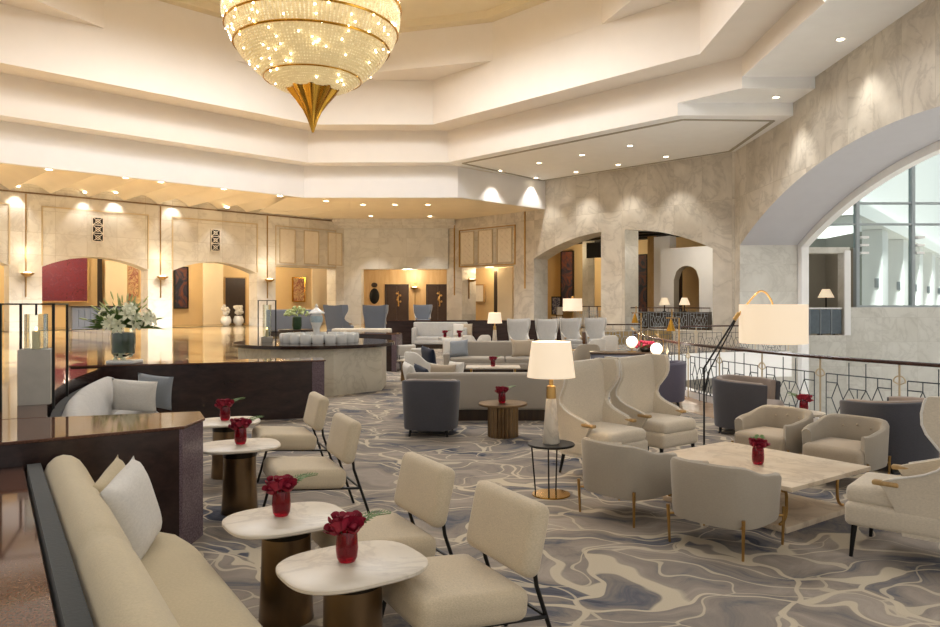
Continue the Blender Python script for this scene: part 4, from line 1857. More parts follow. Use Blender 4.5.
def partition(name, label, body, top, post=None, group='booth partitions', zt=LEDGE):
    t = thing(name, label, 'partition', (body[0][0], body[0][1], 0), 0, group)
    ox, oy = body[0]
    sh = lambda ps: [(p[0] - ox, p[1] - oy) for p in ps]
    mb = MB()
    mb.prism(sh(body), 0, zt - .02)
    mb.build('panelled_body', M['panel'], t, smooth=False)
    mb = MB()
    mb.prism(sh(top), zt - .02, zt)
    bmesh.ops.bevel(mb.bm, geom=[e for e in mb.bm.edges if abs(e.verts[0].co.z - e.verts[1].co.z) < 1e-5], offset=.004, segments=1, affect='EDGES')
    mb.build('granite_top', M['granite'], t, smooth=False)
    if post:
        mb = MB()
        mb.prism(sh(post), 0, zt - .02)
        mb.build('end_post', M['endpost'], t, smooth=False)
    return t


# ledge behind the near banquette, the partition between the booths and the ledge of the second booth
partition('ledge_wall', 'low dark wall with a wide brown granite ledge curving behind the nearest banquette',
          [b1(-.8, -.03), b1(3.0, -.03), b1(3.0, -.75), b1(-.8, -.75)], [b1(-.8, 0), b1(3.01, 0), b1(3.01, -.8), b1(-.8, -.8)], None, 'booth partitions', .70)
e1 = (-2.05, 5.10)
partition('booth_partition', 'dark panelled partition with a granite top between the two banquettes',
          [b1(3.03, -.8), (-2.13, 5.03), (-2.13, 5.38), (-2.32, 5.7), (-3.25, 5.36)],
          [b1(3.012, -.8), (-2.10, 5.05), (-2.10, 5.42), (-2.27, 5.76), b2(0.02, 0.02), b2(0.02, -.35)],
          [(-2.135, 5.035), (-2.112, 5.05), (-2.112, 5.41), (-2.135, 5.42)])
partition('ledge_wall', 'low dark wall with a brown granite ledge behind the second banquette, under the lantern',
          [b2(.06 + .37 * k, -.03) for k in range(13)] + [b2(4.5, -.75), b2(2.2, -.75), b2(.06, -.75)], [b2(.04 + .37575 * k, 0) for k in range(13)] + [b2(4.55, -.8), b2(2.2, -.8), b2(.04, -.8)])
pb0, pb1 = Vector((-5.72, 9.95)), Vector((-2.46, 11.02))
pd = (pb1 - pb0).normalized()
pn = Vector((-pd.y, pd.x))
f2 = lambda s, t_: tuple(pb0 + pd * s + pn * t_)
PL = (pb1 - pb0).length
partition('booth_partition', 'long dark panelled partition with the vase of lilies on it, before the round stone counter',
          [f2(.03, .03), f2(PL - .2, .03), f2(PL - .2, .55), f2(.03, .55)], [f2(0, 0), f2(PL, 0), f2(PL, .58), f2(0, .58)],
          [f2(PL - .2, .02), f2(PL - .02, .02), f2(PL - .02, .56), f2(PL - .2, .56)])


# near banquette
def banquette(label, s0, s1, bfun, back_h, seat_t, seat_z, seat_s1, fab, topfun=None, group='banquette sofas'):
    o = bfun(s0, 0)
    t = thing('banquette', label, 'sofa', (o[0], o[1], 0), 0, group)
    L = lambda s, t_, z: (bfun(s, t_)[0] - o[0], bfun(s, t_)[1] - o[1], z)
    n = 44
    secs = []
    mb = MB()
    for i in range(n + 1):
        s = s0 + (s1 - s0) * i / n
        k = back_h - .805 if topfun is None else topfun(i / n) - .805
        k -= .05 * (1 - smooth01(min(i, n - i) / 3.0)) + (.018 if i == 20 else 0)
        prof_ = [(.10, .1), (.09, .45), (.088, .62 + k), (.098, .70 + k), (.12, .76 + k), (.155, .795 + k), (.195, .805 + k), (.235, .795 + k), (.275, .765 + k), (.31, .71 + k), (.335, .63 + k), (.35, .52), (.36, seat_z - .02), (.36, .1)]
        secs.append([L(s, a, z) for a, z in prof_])
    mb.loft(secs)
    mb.build('backrest', fab, t)
    mb = MB()
    mb.loft([[L(s0 + (s1 - s0) * i / 16, a, z) for a, z in ((.015, .02), (.015, .72), (.087, .72), (.087, .02))] for i in range(17)])
    mb.build('gap_shade_strip', M['shadowcloth'], t)  # dark strip painting in the shade of the gap behind the back
    mb = MB()
    secs = []
    n = 14
    for i in range(n + 1):
        s = s0 + (seat_s1 - s0) * i / n
        c = seat_t - .09 * (1 - smooth01(min(i * 1.0, 3 * (n - i)) / 2.5 + .3))
        c = seat_t if 1 < i < n - 1 else seat_t - (.03 if i in (1, n - 1) else .10)
        zz = seat_z - (.03 if i in (0, n) else .006 if i in (1, n - 1) else 0)
        prof_ = [(.3, .12), (.3, zz), (.37, zz + .005), (c - .14, zz + .008), (c - .05, zz - .01), (c - .01, zz - .05), (c, zz - .10), (c - .005, .14), (c - .03, .12)]
        secs.append([L(s, a, z) for a, z in prof_])
    mb.loft(secs)
    mb.build('seat', fab, t)
    mb = MB()
    mb.prism([L(s0, .12, 0)[:2], L(seat_s1 - .05, .12, 0)[:2], L(seat_s1 - .05, seat_t - .12, 0)[:2], L(s0, seat_t - .12, 0)[:2]], 0, .13)
    mb.build('plinth', M['darkwood'], t)
    return t


banquette('long curved beige banquette nearest the camera, in the lower left corner', -.75, 2.97, b1, .80, .79, .385, 2.42, M['banquette'])
banquette('pale banquette with a rounded back in the second booth, under the lily vase partition', .35, 4.25, b2, .80, .85, .40, 4.0, M['silver'])

r1 = face_rot(N1.x, N1.y)
r2_ = face_rot(N2.x, N2.y)
pillow('beige pillow tucked behind the white one on the nearest banquette', M['banquette'], (-1.99, 4.03, .385), face_rot(.97, .2), 12, 9, .47, .44, .13)
pillow('large white patterned pillow leaning on the nearest banquette', M['white'], (-1.84, 3.92, .38), face_rot(.97, .15), 14, 9, .50, .46, .17)
p = (PX(134, 8.7), 8.7)
pillow('white pillow at the far end of the second banquette', M['white'], (p[0], p[1], .43), .25, -22, 6, .50, .42, .16)
p = (PX(154, 8.95), 8.95)
pillow('blue-grey pillow behind the white one on the second banquette', M['bluegrey'], (p[0], p[1], .43), .1, -15, 8, .42, .44, .14)

# ------------------------------------------------------------------ bistro tables, their roses and slipper chairs
tabs = [((-.61, 3.27), r1, 'marble bistro table at the bottom edge, nearest the camera'),
        ((-1.10, 3.97), r1, 'marble bistro table second from the camera, at the end of the near banquette'),
        ((-2.05, 6.02), r2_, 'marble bistro table just beyond the dark booth partition'),
        ((-2.60, 7.25), r2_, 'farthest marble bistro table of the left row, before the lily vase partition')]
vl = ['red glass vase of dark roses on the bistro table nearest the camera', 'red glass vase of dark roses on the second bistro table from the camera',
      'red glass vase of dark roses on the bistro table beyond the dark partition', 'red glass vase of dark roses on the farthest bistro table of the left row']
bt = rv = None
voff = [(-.03, .02), (-.035, .03), (0, .02), (-.02, 0.02)]
for (xy, rz, lab), vlab, vo in zip(tabs, vl, voff):
    if bt is None:
        bt = bistro_table(lab, 'marble bistro tables')
        bt.location, bt.rotation_euler = (*xy, 0), (0, 0, rz + PI / 2)
        rv = rose_vase(vlab, 'red vases of roses')
        rv.location = (xy[0] + vo[0], xy[1] + vo[1], .55)
    else:
        dup(bt, (*xy, 0), rz + PI / 2, lab, 'marble bistro tables')
        dup(rv, (xy[0] + vo[0], xy[1] + vo[1], .55), len(vlab) * .1 - .6, vlab, 'red vases of roses')
sc_ = slipper_chair('armless oatmeal chair nearest the camera, facing the bottom-edge bistro table', 'armless oatmeal chairs')
f = face_rot(-.86, -.50)
sc_.location, sc_.rotation_euler = (-.17, 3.45, 0), (0, 0, f)
dup(sc_, (-.64, 4.20, 0), f, 'armless oatmeal chair behind the nearest one, facing the second bistro table', 'armless oatmeal chairs')
dup(sc_, (-1.45, 5.86, 0), face_rot(-.9, -.44), 'armless oatmeal chair at the bistro table beyond the dark partition', 'armless oatmeal chairs')
dup(sc_, (-2.03, 7.36, 0), face_rot(-.9, -.42), 'armless oatmeal chair at the farthest bistro table of the left row', 'armless oatmeal chairs')


# ------------------------------------------------------------------ lantern, lily vase, round stone counter
def lantern(label, loc, rotz, w, d, h, group, cand=True, ped=.46):
    t = thing('lantern', label, 'lantern', loc, rotz, group)
    for x in (-w / 2, w / 2):
        for y in (-d / 2, d / 2):
            mb = MB()
            mb.box(x - .010, x + .010, y - .010, y + .010, 0, h)
            mb.build('post', M['black'], t)
    mb = MB()
    for x in (-w / 2, w / 2):
        mb.box(x - .012, x + .012, -d / 2, d / 2, h - .012, h)
    for y in (-d / 2, d / 2):
        mb.box(-w / 2, w / 2, y - .012, y + .012, h - .012, h)
    mb.build('top_frame', M['black'], t)
    mb = MB()
    mb.box(-w * .33, w * .33, -w * .33, w * .33, 0, ped, .004)
    mb.build('stone_block', M['stone'], t)
    mb = MB()
    mb.box(-.008, .008, -.008, .008, h - .10, h)
    mb.build('hanger', M['black'], t)
    mb = MB()
    mb.lathe([(.03, ped), (.03, ped + .15), (0, ped + .155)], 16)
    o = mb.build('candle', M['wax'], t)
    mb = MB()
    mb.sphere((0, 0, ped + .17), .011, 8, 8, (1, 1, 1.8))
    mb.build('flame', M['flame'], o)
    mb = MB()
    r = w * .24
    mb.lathe([(r, ped), (r, h - .09), (r - .004, h - .09), (r - .004, ped)], 24, cap=False)
    mb.build('glass_cylinder', M['clear'], t)
    return t


lantern('tall black-framed lantern with a stone block and candle on the ledge at the left edge', (-3.84, 6.22, LEDGE), face_rot(D2.x, D2.y), .36, .86, .845, 'candle lanterns')

lz = LEDGE
LVX, LVY = -5.20, 10.42
t = thing('lily_vase', 'tall glass vase of white lilies standing on the long dark partition', 'vase of flowers', (LVX, LVY, lz + .001))
t.scale = (1.12, 1.12, 1.2)
mb = MB()
mb.lathe([(0, .07), (.10, .07), (.135, .12), (.145, .25), (.14, .42), (.125, .47), (.12, .47), (.134, .42), (.139, .25), (.129, .13), (0, .085)], 32, cap=False)
mb.build('glass_vase', M['clear'], t)
mb = MB()
mb.lathe([(0, .088), (.127, .13), (.136, .25), (.135, .36), (0, .36)], 24, cap=False)
mb.build('dark_foliage', M['darkleaf'], t)
mb = MB()
mb.rbox((0.02, 0, .02), (.36, .26, .04), .015, 4)
mb.build('white_tray', M['ceramic'], t)
mb = MB()
rg = random.Random(11)
for k in range(14):
    mb.sphere((rg.uniform(-.09, .09), rg.uniform(-.09, .0), rg.uniform(.045, .10)), .022, 8, 6)
mb.build('white_blossom', M['lily'], t)
mb = MB()
for k in range(110):
    a = rg.uniform(0, 2 * PI)
    el = rg.uniform(-.1, 1.2)
    L = rg.uniform(.16, .36)
    d = Vector((math.cos(a) * math.cos(el) * 1.25, math.sin(a) * math.cos(el), math.sin(el))) * L
    root = Vector((d.x * .22, d.y * .22, .42))
    tip = root + d
    side = d.cross(Vector((0, 0, 1))).normalized() * .024
    m_ = root + d * .55 + Vector((0, 0, .03))
    mb.face([mb.v(root), mb.v(m_ + side), mb.v(tip)])
    mb.face([mb.v(root), mb.v(tip), mb.v(m_ - side)])
mb.build('leaves', M['leaf'], t)


def lily_mesh():
    mb = MB()
    for k in range(6):
        a = k * PI / 3
        rows = []
        for u, (r, z, w) in enumerate(((.008, 0, .006), (.03, .03, .022), (.062, .048, .024), (.088, .04, .014), (.10, .022, .002))):
            c = Vector((r * math.cos(a), r * math.sin(a), z))
            tn = Vector((-math.sin(a), math.cos(a), 0))
            rows.append([tuple(c - tn * w), tuple(c + Vector((0, 0, -.006))), tuple(c + tn * w)])
        mb.patch(rows)
    return mb


lily = None
for k in range(20):
    a = rg.uniform(0, 2 * PI)
    el = rg.uniform(.0, 1.25)
    R = rg.uniform(.2, .34)
    d = Vector((math.cos(a) * math.cos(el) * 1.2, math.sin(a) * math.cos(el), math.sin(el) * .85))
    if lily is None:
        o = lily_mesh().build('lily_bloom', M['lily'], t)
        lily = o.data
    else:
        o = bpy.data.objects.new('lily_bloom', lily)
        COL.objects.link(o)
        o.parent = t
    o.location = Vector((0, 0, .44)) + d * R
    o.rotation_euler = d.to_track_quat('Z', 'Y').to_euler()
bud = None
for k in range(26):
    a = rg.uniform(0, 2 * PI)
    el = rg.uniform(.2, 1.3)
    d = Vector((math.cos(a) * math.cos(el) * 1.3, math.sin(a) * math.cos(el), math.sin(el)))
    c = Vector((0, 0, .44)) + d * rg.uniform(.26, .40)
    if bud is None:
        mb = MB()
        mb.lathe([(0, -.06), (.009, -.03), (.011, .0), (.006, .045), (0, .06)], 7)
        bud = mb.build('lily_bud', M['lilybud'], t).data
        o = [q for q in kids(t) if q.name.startswith('lily_bud')][0]
    else:
        o = bpy.data.objects.new('lily_bud', bud)
        COL.objects.link(o)
        o.parent = t
    o.location = c
    o.rotation_euler = d.to_track_quat('Z', 'Y').to_euler()

# round stone counter
PCX, PCY, PR, PZ = -3.55, 14.95, 1.60, .935
t = thing('round_counter', 'round stone counter with a dark granite rim, carrying the white urn', 'counter', (PCX, PCY, 0))
mb = MB()
oct_ = [(1.50 * math.cos(PI / 8 + .06 + k * PI / 4), 1.50 * math.sin(PI / 8 + .06 + k * PI / 4)) for k in range(8)]
mb.prism(oct_, 0, PZ - .07)
mb.build('stone_drum', M['podium'], t, smooth=False)
mb = MB()
mb.lathe([(1.52, PZ - .07), (PR, PZ - .065), (PR, PZ - .01), (PR - .01, PZ), (0, PZ)], 72)
mb.build('granite_rim', M['graniterim'], t)
mb = MB()
mb.lathe([(.54, PZ), (.54, PZ + .06), (.5, PZ + .1), (0, PZ + .1)], 40)
mb.build('soil_bed', M['backdark'], t)
pot = None
for k in range(18):
    a = 2 * PI * k / 18
    loc = (PCX + .10 + .68 * math.cos(a), PCY - .05 + .68 * math.sin(a), PZ)
    if pot is None:
        mb = MB()
        mb.lathe([(0, 0), (.10, 0), (.112, .02), (.112, .15), (.10, .175), (.08, .175), (.08, .15), (0, .15)], 20, cap=False)
        pot = mb.build('candle_pot', M['ceramic'], None, loc)
        tag(pot, 'short round white pot in the ring around the white urn', 'pot', 'white pots ringing the urn')
    else:
        c = pot.copy()
        COL.objects.link(c)
        c.location = loc
UX = PX(316.5, 14.95)
t = thing('lidded_urn', 'white and pale blue lidded urn standing on the round stone counter', 'urn', (UX, PCY, PZ + .10))
t.scale = (.85, .85, .86)
mb = MB()
mb.lathe([(0, 0), (.10, 0), (.105, .03), (.075, .12), (.08, .2), (.135, .33), (.15, .42), (.14, .50), (.10, .55)], 28)
mb.build('body', M['ceramic'], t)
mb = MB()
mb.lathe([(.138, .34), (.152, .40), (.153, .43), (.145, .49)], 28, cap=False)
mb.build('painted_band', M['ceramicblue'], t)
mb = MB()
mb.lathe([(.20, .55), (.19, .57), (.11, .63), (.05, .67), (.03, .70), (.035, .73), (.015, .77), (0, .78)], 28)
mb.build('lid', M['ceramic'], t)
p = (PX(267, 14.9), 14.9)
lantern('slim black-framed lantern with a candle on the round stone counter', (p[0], p[1], PZ), .3, .34, .40, .84, 'candle lanterns', ped=.10)
# second flower vase on the gallery table behind the urn
tb = thing('gallery_table', 'low dark table on the gallery carrying the green flower vase', 'table', (PX(297, 20), 20.0, GZ))
mb = MB()
mb.lathe([(.5, .42), (.5, .46), (0, .46)], 28)
mb.build('tabletop', M['darkwood'], tb)
mb = MB()
mb.lathe([(.2, 0), (.12, .03), (.1, .42)], 20)
mb.build('base', M['bronze'], tb)
t = thing('flower_vase', 'dark glass vase of pale green flowers behind the white urn', 'vase of flowers', (PX(297, 20), 20.0, GZ + .46))
mb = MB()
mb.lathe([(0, 0), (.1, 0), (.13, .1), (.12, .33), (.09, .36)], 20)
mb.build('glass_vase', M['darkleaf'], t)
mb = MB()
for k in range(60):
    a = rg.uniform(0, 2 * PI)
    el = rg.uniform(.1, 1.4)
    d = Vector((math.cos(a) * math.cos(el), math.sin(a) * math.cos(el), math.sin(el) * .7)) * rg.uniform(.2, .36)
    mb.sphere(Vector((0, 0, .36)) + d, .04, 6, 5)
mb.build('flower_heads', M['lilybud'], t)

# partition beyond the counter and the back partition
partition('booth_partition', 'dark panelled partition with a granite top just right of the round stone counter',
          [(-4.9, 19.3), (-2.47, 18.5), (-2.40, 19.2), (-4.7, 20.1)], [(-4.95, 19.25), (-2.38, 18.4), (-2.31, 19.22), (-4.7, 20.15)],
          [(-2.47, 18.44), (-2.35, 18.4), (-2.29, 19.17), (-2.40, 19.21)], 'booth partitions', .95)
partition('back_partition', 'dark wood partition along the back of the lounge, behind the far seats',
          [(-4.35, 29.05), (2.9, 29.05), (2.9, 29.3), (-4.35, 29.3)], [(-4.35, 29.0), (2.95, 29.0), (2.95, 29.33), (-4.35, 29.33)], None, 'booth partitions', 1.06)
# ------------------------------------------------------------------ marble coffee table group
TC = Vector((2.22, 6.18))
TL = Vector((.60, -.80))
TS = Vector((.80, .60))
trot = math.atan2(TL.y, TL.x)
t = thing('coffee_table', 'large square marble coffee table on curved brass frames, with a marble base slab', 'table', (TC.x, TC.y, 0), trot)
mb = MB()
mb.box(-.69, .69, -.58, .58, .345, .38, .004)
mb.build('tabletop', M['travertine'], t)
mb = MB()
mb.box(-.58, .58, -.47, .47, .0, .045, .004)
mb.build('base_slab', M['travertine'], t)
for x in (-.52, 0, .52):
    for y in (-1, 1):
        mb = MB()
        q = []
        for k in range(9):
            a = PI / 2 * k / 8
            q.append((x, y * (.42 - .10 * (1 - math.cos(a)) * 1.0 + .0), .045 + .12 * math.sin(a) * 1.0))
        path = [(x, y * .46, .052), (x, y * .41, .07), (x, y * .375, .12), (x, y * .37, .2), (x, y * .375, .27), (x, y * .41, .325), (x, y * .46, .342)]
        mb.tube(smooth_path(path, 3), .013, 6)
        mb.build('brass_bracket', M['brass'], t)
for y in (-1, 1):
    mb = MB()
    mb.box(-.6, .6, y * .47 - .012, y * .47 + .012, .335, .347)
    mb.build('brass_rail', M['brass'], t)
p = at_z(758, 464, .38)
dup(rv, p, .9, 'red glass vase of dark roses on the large marble coffee table', 'red vases of roses')

f1 = face_rot(TS.x, TS.y)
f2r = face_rot(-TS.x, -TS.y)
g = tub_chair('grey tub chair seen from behind, between the cone lamp and the coffee table', 'grey tub chairs')
g.location, g.rotation_euler = (1.13, 5.98, 0), (0, 0, f1 + .05)
g.scale = (.93,) * 3
dup(g, (1.68, 5.25, 0), f1 + .12, 'grey tub chair with its back to the camera, nearest side of the coffee table', 'grey tub chairs')
dup(g, (2.93, 7.6, 0), f2r - .0, 'grey tub chair facing the camera across the coffee table, on the left of the two', 'grey tub chairs')
dup(g, (3.36, 6.96, 0), f2r + .05, 'grey tub chair facing the camera across the coffee table, on the right of the two', 'grey tub chairs')

d_ = barrel_chair('dark barrel chair by the railing, behind the left grey tub chair', M['dark'], M['darkin'], 'dark barrel chairs')
d_.location, d_.rotation_euler = (3.42, 9.75, 0), (0, 0, face_rot(.82, -.57))
d_.scale = (1.1, 1.1, .99)
dup(d_, (4.20, 7.72, 0), face_rot(-.35, .95), 'dark barrel chair by the railing, behind the right grey tub chair', 'dark barrel chairs')
dup(d_, (-.77, 9.65, 0), face_rot(.08, 1), 'dark barrel chair seen from behind at the left end of the grey sofa', 'dark barrel chairs').scale = (.94, .94, 1)
m_ = barrel_chair('mauve barrel chair half hidden behind the far winged chair, beside the railing', M['purple'], M['purple'], 'dark barrel chairs')
m_.location, m_.rotation_euler = (2.90, 12.4, 0), (0, 0, face_rot(-1, .2))

w = wing_chair('cream winged chair beside the cone lamp, left of the pair facing the coffee table', M['wing'], 'cream winged chairs')
wf = face_rot(.62, -.78)
w.location, w.rotation_euler = (1.10, 7.35, 0), (0, 0, wf)
dup(w, (1.77, 7.98, 0), wf, 'cream winged chair right of its twin, between it and the black floor lamp', 'cream winged chairs')
dup(w, (2.87, 4.95, 0), face_rot(-.77, .64), 'cream winged chair cut off by the right edge of the photo', 'cream winged chairs')

# side table with the cone lamp
sx, sy = .545, 6.55
t = thing('side_table', 'small round dark side table on thin brass rods under the nearest cone lamp', 'table', (sx, sy, 0), .3)
mb = MB()
mb.lathe([(.205, .44), (.21, .445), (.21, .455), (.205, .46), (0, .46)], 36)
mb.build('tabletop', M['black'], t)
mb = MB()
mb.lathe([(.17, 0), (.17, .012), (0, .015)], 36)
mb.build('base_disc', M['gold'], t)
for a in (2.4, 4.2, .9):
    mb = MB()
    mb.tube([(.15 * math.cos(a), .15 * math.sin(a), .01), (.19 * math.cos(a), .19 * math.sin(a), .445)], .007, 6)
    mb.build('rod', M['bronzedk'], t)
cone_lamp('lit table lamp with a white cone base and brass neck, nearest of the cone lamps', (sx, sy, .46), 1.0, 'cone-based table lamps', 6)

# black floor lamp with a drum shade
FX, FY = 2.33, 8.0
t = thing('floor_lamp', 'black angled floor lamp with a large white drum shade by the coffee table', 'lamp', (FX, FY, 0))
zz = lambda py: ZY(py, FY)
xx = lambda px: PX(px, FY) - FX
mb = MB()
mb.tube([(0, 0, .01), (0, 0, zz(368)), (xx(737), 0, zz(316))], .011, 8)
mb.tube([(0, -.02, .75), (xx(708), -.02, zz(372)), (xx(738), 0, zz(316))], .008, 8)
mb.build('stand', M['black'], t)
mb = MB()
mb.tube([(xx(734), 0, zz(320)), (xx(739), 0, zz(313))], .022, 10)
mb.build('joint', M['brass'], t)
mb = MB()
mb.tube(smooth_path([(xx(738), 0, zz(315)), (xx(748), 0, zz(303)), (xx(757), 0, zz(293)), (xx(762), 0, zz(291)), (xx(767), 0, zz(294)), (xx(772), 0, zz(302)), (xx(773), 0, zz(310))], 4), .010, 8)
mb.build('hook_arm', M['brass'], t)
mb = MB()
r = 32.5 * FY / F
mb.lathe([(r, zz(343)), (r, zz(304.5))], 48, cx=xx(773), cap=False)
mb.lathe([(r - .004, zz(343)), (r - .004, zz(304.5))], 48, cx=xx(773), cap=False)
mb.build('drum_shade', M['shade'], t)
mb = MB()
mb.lathe([(.16, 0), (.16, .012), (0, .016)], 28)
mb.build('base_disc', M['black'], t)
lamp_light((xx(773), 0, zz(324)), 8, (1, .84, .62), .1, t)

# small table between the barrel chairs, with roses and two bright magazines
bx, by = 3.62, 8.45
t = thing('side_table', 'small round side table between the two tub chairs and the railing, with red roses', 'table', (bx, by, 0))
mb = MB()
mb.lathe([(.22, .43), (.22, .455), (0, .455)], 30)
mb.build('tabletop', M['tabletop'], t)
mb = MB()
mb.lathe([(.12, 0), (.10, .02), (.09, .43)], 24)
mb.build('base', M['bronze'], t)
dup(rv, (bx - .02, by - .02, .455), 2.0, 'red glass vase of dark roses between the two far tub chairs', 'red vases of roses', 1.0)

# ------------------------------------------------------------------ sofa island in the middle
SX = PX(484, 10.75)
sofa('grey sofa seen from behind in the middle of the lounge, beside the dark barrel chair', 2.7, M['sofa'], (.13, 11.1, 0), 0, 2, 'sofas', .70)
t = thing('drum_table', 'round bronze table on a fluted drum base behind the grey sofa, with red roses', 'table', (PX(503, 9.45), 9.45, 0))
mb = MB()
mb.lathe([(.31, .40), (.315, .405), (.315, .425), (.31, .43), (0, .43)], 40)
mb.build('tabletop', M['bronze'], t)
mb = MB()
fl = [((.185 + .012 * math.cos(20 * a)) * math.cos(a), (.185 + .012 * math.cos(20 * a)) * math.sin(a)) for a in [2 * PI * k / 160 for k in range(160)]]
mb.prism(fl, 0, .40)
mb.build('fluted_base', M['bronze'], t)
dup(rv, (PX(502, 9.45), 9.45, .43), 0.2, 'red glass vase of dark roses on the fluted bronze table', 'red vases of roses')
pillow('white pillow at the left end of the grey sofa in the middle', M['white'], (PX(413, 10.95), 10.95, .44), -1.2, 14, 5, .42, .40, .14)
pillow('navy pillow beside the white one on the grey sofa in the middle', M['navy'], (PX(424, 11.05), 11.05, .46), -.9, 18, 12, .36, .34, .13)
pillow('taupe pillow on the grey sofa in the middle, right of the navy one', M['greyin'], (PX(441, 11.3), 11.3, .44), 2.7, 12, 0, .46, .34, .14)
pillow('white-edged pillow on the grey sofa in the middle, farthest right of its pillows', M['white'], (PX(453, 11.35), 11.35, .44), 2.3, 12, 0, .36, .38, .12)
SB = 17.6
sofa('grey sofa facing the camera in the middle distance, behind the thin white table', 2.9, M['sofa'], (PX(505, SB), SB, 0), PI, 2, 'sofas', .80, .55)
pillow('pale pillow at the left end of the sofa facing the camera', M['white'], (PX(453, SB - .1), SB - .1, .45), PI + .2, 15, 0, .5, .46, .14)
pillow('blue-grey pillow on the sofa facing the camera', M['bluegrey'], (PX(459, SB - .25), SB - .25, .45), PI - .15, 22, 6, .46, .42, .14)
pillow('olive-grey pillow at the right of the sofa facing the camera', M['greyin'], (PX(523, SB - .2), SB - .2, .45), PI + .1, 15, 0, .55, .42, .14)
t = thing('coffee_table', 'long thin-topped white coffee table between the two grey sofas', 'table', (PX(493, 15.3), 15.3, 0))
mb = MB()
mb.box(-.56, .56, -.33, .33, .375, .405, .004)
mb.build('tabletop', M['tabletop'], t)
for x in (-.45, .45):
    mb = MB()
    mb.box(x - .02, x + .02, -.26, .26, 0, .375)
    mb.build('leg', M['brass'], t)
dup(rv, (PX(493, 15.3), 15.25, .405), .4, 'red glass vase of dark roses on the thin white coffee table', 'red vases of roses')


# ------------------------------------------------------------------ far seating
def small_chair(label, fab, group):
    """small upholstered tub chair for the far rows; faces +Y"""
    t = thing('small_armchair', label, 'armchair', group=group)
    tub_shell(.33, .33, 2.8, 2.0, .07, .12, lambda p: .55 + .24 * smooth01((1 + math.cos(min(PI, abs(p) * 1.4))) / 2), .9, 28).build('shell', fab, t)
    mb = MB()
    mb.rbox((0, .05, .34), (.52, .56, .16), .05, 6)
    mb.build('seat_cushion', fab, t)
    for x, y in ((-.22, -.22), (.22, -.22), (-.22, .24), (.22, .24)):
        mb = MB()
        mb.tube([(x, y, 0), (x * .95, y * .95, .28)], .012, 6)
        mb.build('leg', M['black'], t)
    return t


dup(sc_, (PX(402, 18.9), 18.9, 0), face_rot(-.55, .83), 'pale armless chair seen from behind, just right of the dark partition post', 'pale armless chairs in the distance', .85)
dup(sc_, (PX(415, 17.5), 17.5, 0), face_rot(-.55, .83), 'pale armless chair nearer than the one by the partition post, left of the facing sofa', 'pale armless chairs in the distance', .85)
pale = {}
for o in bpy.data.objects:
    if o.name.split('.')[0] in ('seat', 'backrest') and o.parent and o.parent.get('group') == 'pale armless chairs in the distance':
        if o.data.name not in pale:
            pale[o.data.name] = o.data.copy()
            pale[o.data.name].materials.clear()
            pale[o.data.name].materials.append(M['white'])  # white cloth copy paints in the light falling on these far chairs
        o.data = pale[o.data.name]
sm = small_chair('small white armchair with a navy cushion, left of the facing sofa', M['white'], 'small white armchairs')
sm.location, sm.rotation_euler = (PX(423, 14.2), 14.2, 0), (0, 0, face_rot(.8, .6))
for px, Y, dx, dy, lab in ((469, 26.4, .2, 1, 'small white armchair left of its twin before the far lamp'), (484, 26.6, -.2, 1, 'small white armchair right of its twin, just left of the far lamp'),
                           (592, 19.5, -.5, .8, 'small pale armchair at the left of two by the dark console'), (606, 21.6, -.3, .9, 'small pale armchair at the right of two by the dark console')):
    dup(sm, (PX(px, Y), Y, 0), face_rot(dx, dy), lab, 'small white armchairs', .75 if Y > 26 else None)
t = thing('round_table', 'small round table between the two white armchairs near the partition post', 'table', (PX(406, 16.2), 16.2, 0))
mb = MB()
mb.lathe([(.2, .44), (.2, .465), (0, .465)], 24)
mb.build('tabletop', M['greyin'], t)
mb = MB()
mb.lathe([(.12, 0), (.1, .44)], 20)
mb.build('base', M['bronze'], t)
pillow('large navy cushion leaning on a white armchair left of the facing sofa', M['navy'], (PX(430, 14.3), 14.3, .42), face_rot(.8, .6), 12, 8, .44, .46, .16)
gs = small_chair('grey armchair behind the cone lamp shade, left of the pale pair', M['grey'], 'small white armchairs')
gs.location, gs.rotation_euler = (PX(585, 17.0), 17.0, 0), (0, 0, face_rot(-.2, 1))

# tall banquette and tables against the back partition
sofa('long pale sofa against the dark back partition', 2.1, M['silver'], (PX(440, 28.3), 28.3, 0), PI, 2, 'sofas', 1.0, .8)
pillow('white pillow on the long pale sofa at the back', M['white'], (PX(459.5, 28.2), 28.2, .46), PI, 12, 0, .5, .5, .15)
pillow('grey pillow at the right end of the long pale sofa at the back', M['greyin'], (PX(467, 28.2), 28.2, .46), PI, 12, 0, .42, .5, .15)
for px, lab in ((445, 'left'), (459.5, 'right')):
    p = (PX(px, 25.4), 25.4)
    dup(bt, (*p, 0), 0, f'small bistro table before the long pale sofa at the back, on the {lab}', 'marble bistro tables').scale = (.62, .62, 1)
    dup(rv, (*p, .55), .3, f'red vase of roses before the long pale sofa at the back, on the {lab}', 'red vases of roses', 1.15)
LYY = 21.0
t = thing('side_table', 'small dark round table under the far cone lamp', 'table', (PX(494.7, LYY), LYY, 0))
mb = MB()
mb.lathe([(.22, .54), (.22, .57), (0, .57)], 24)
mb.build('tabletop', M['darkwood'], t)
mb = MB()
mb.lathe([(.14, 0), (.05, .03), (.04, .54)], 16)
mb.build('stem', M['bronze'], t)
cone_lamp('lit cone lamp in the far rows, left of the grey-backed winged chairs', (PX(494.7, LYY), LYY, .57), .98, 'cone-based table lamps', 5)
w2 = wing_chair('winged chair in the far row, leftmost of the four', M['silver'], 'far winged chairs')
w2.location, w2.rotation_euler = (PX(519.5, 23.2), 23.2, 0), (0, 0, face_rot(.15, -1))
w2.scale = (.92, .95, 1.10)
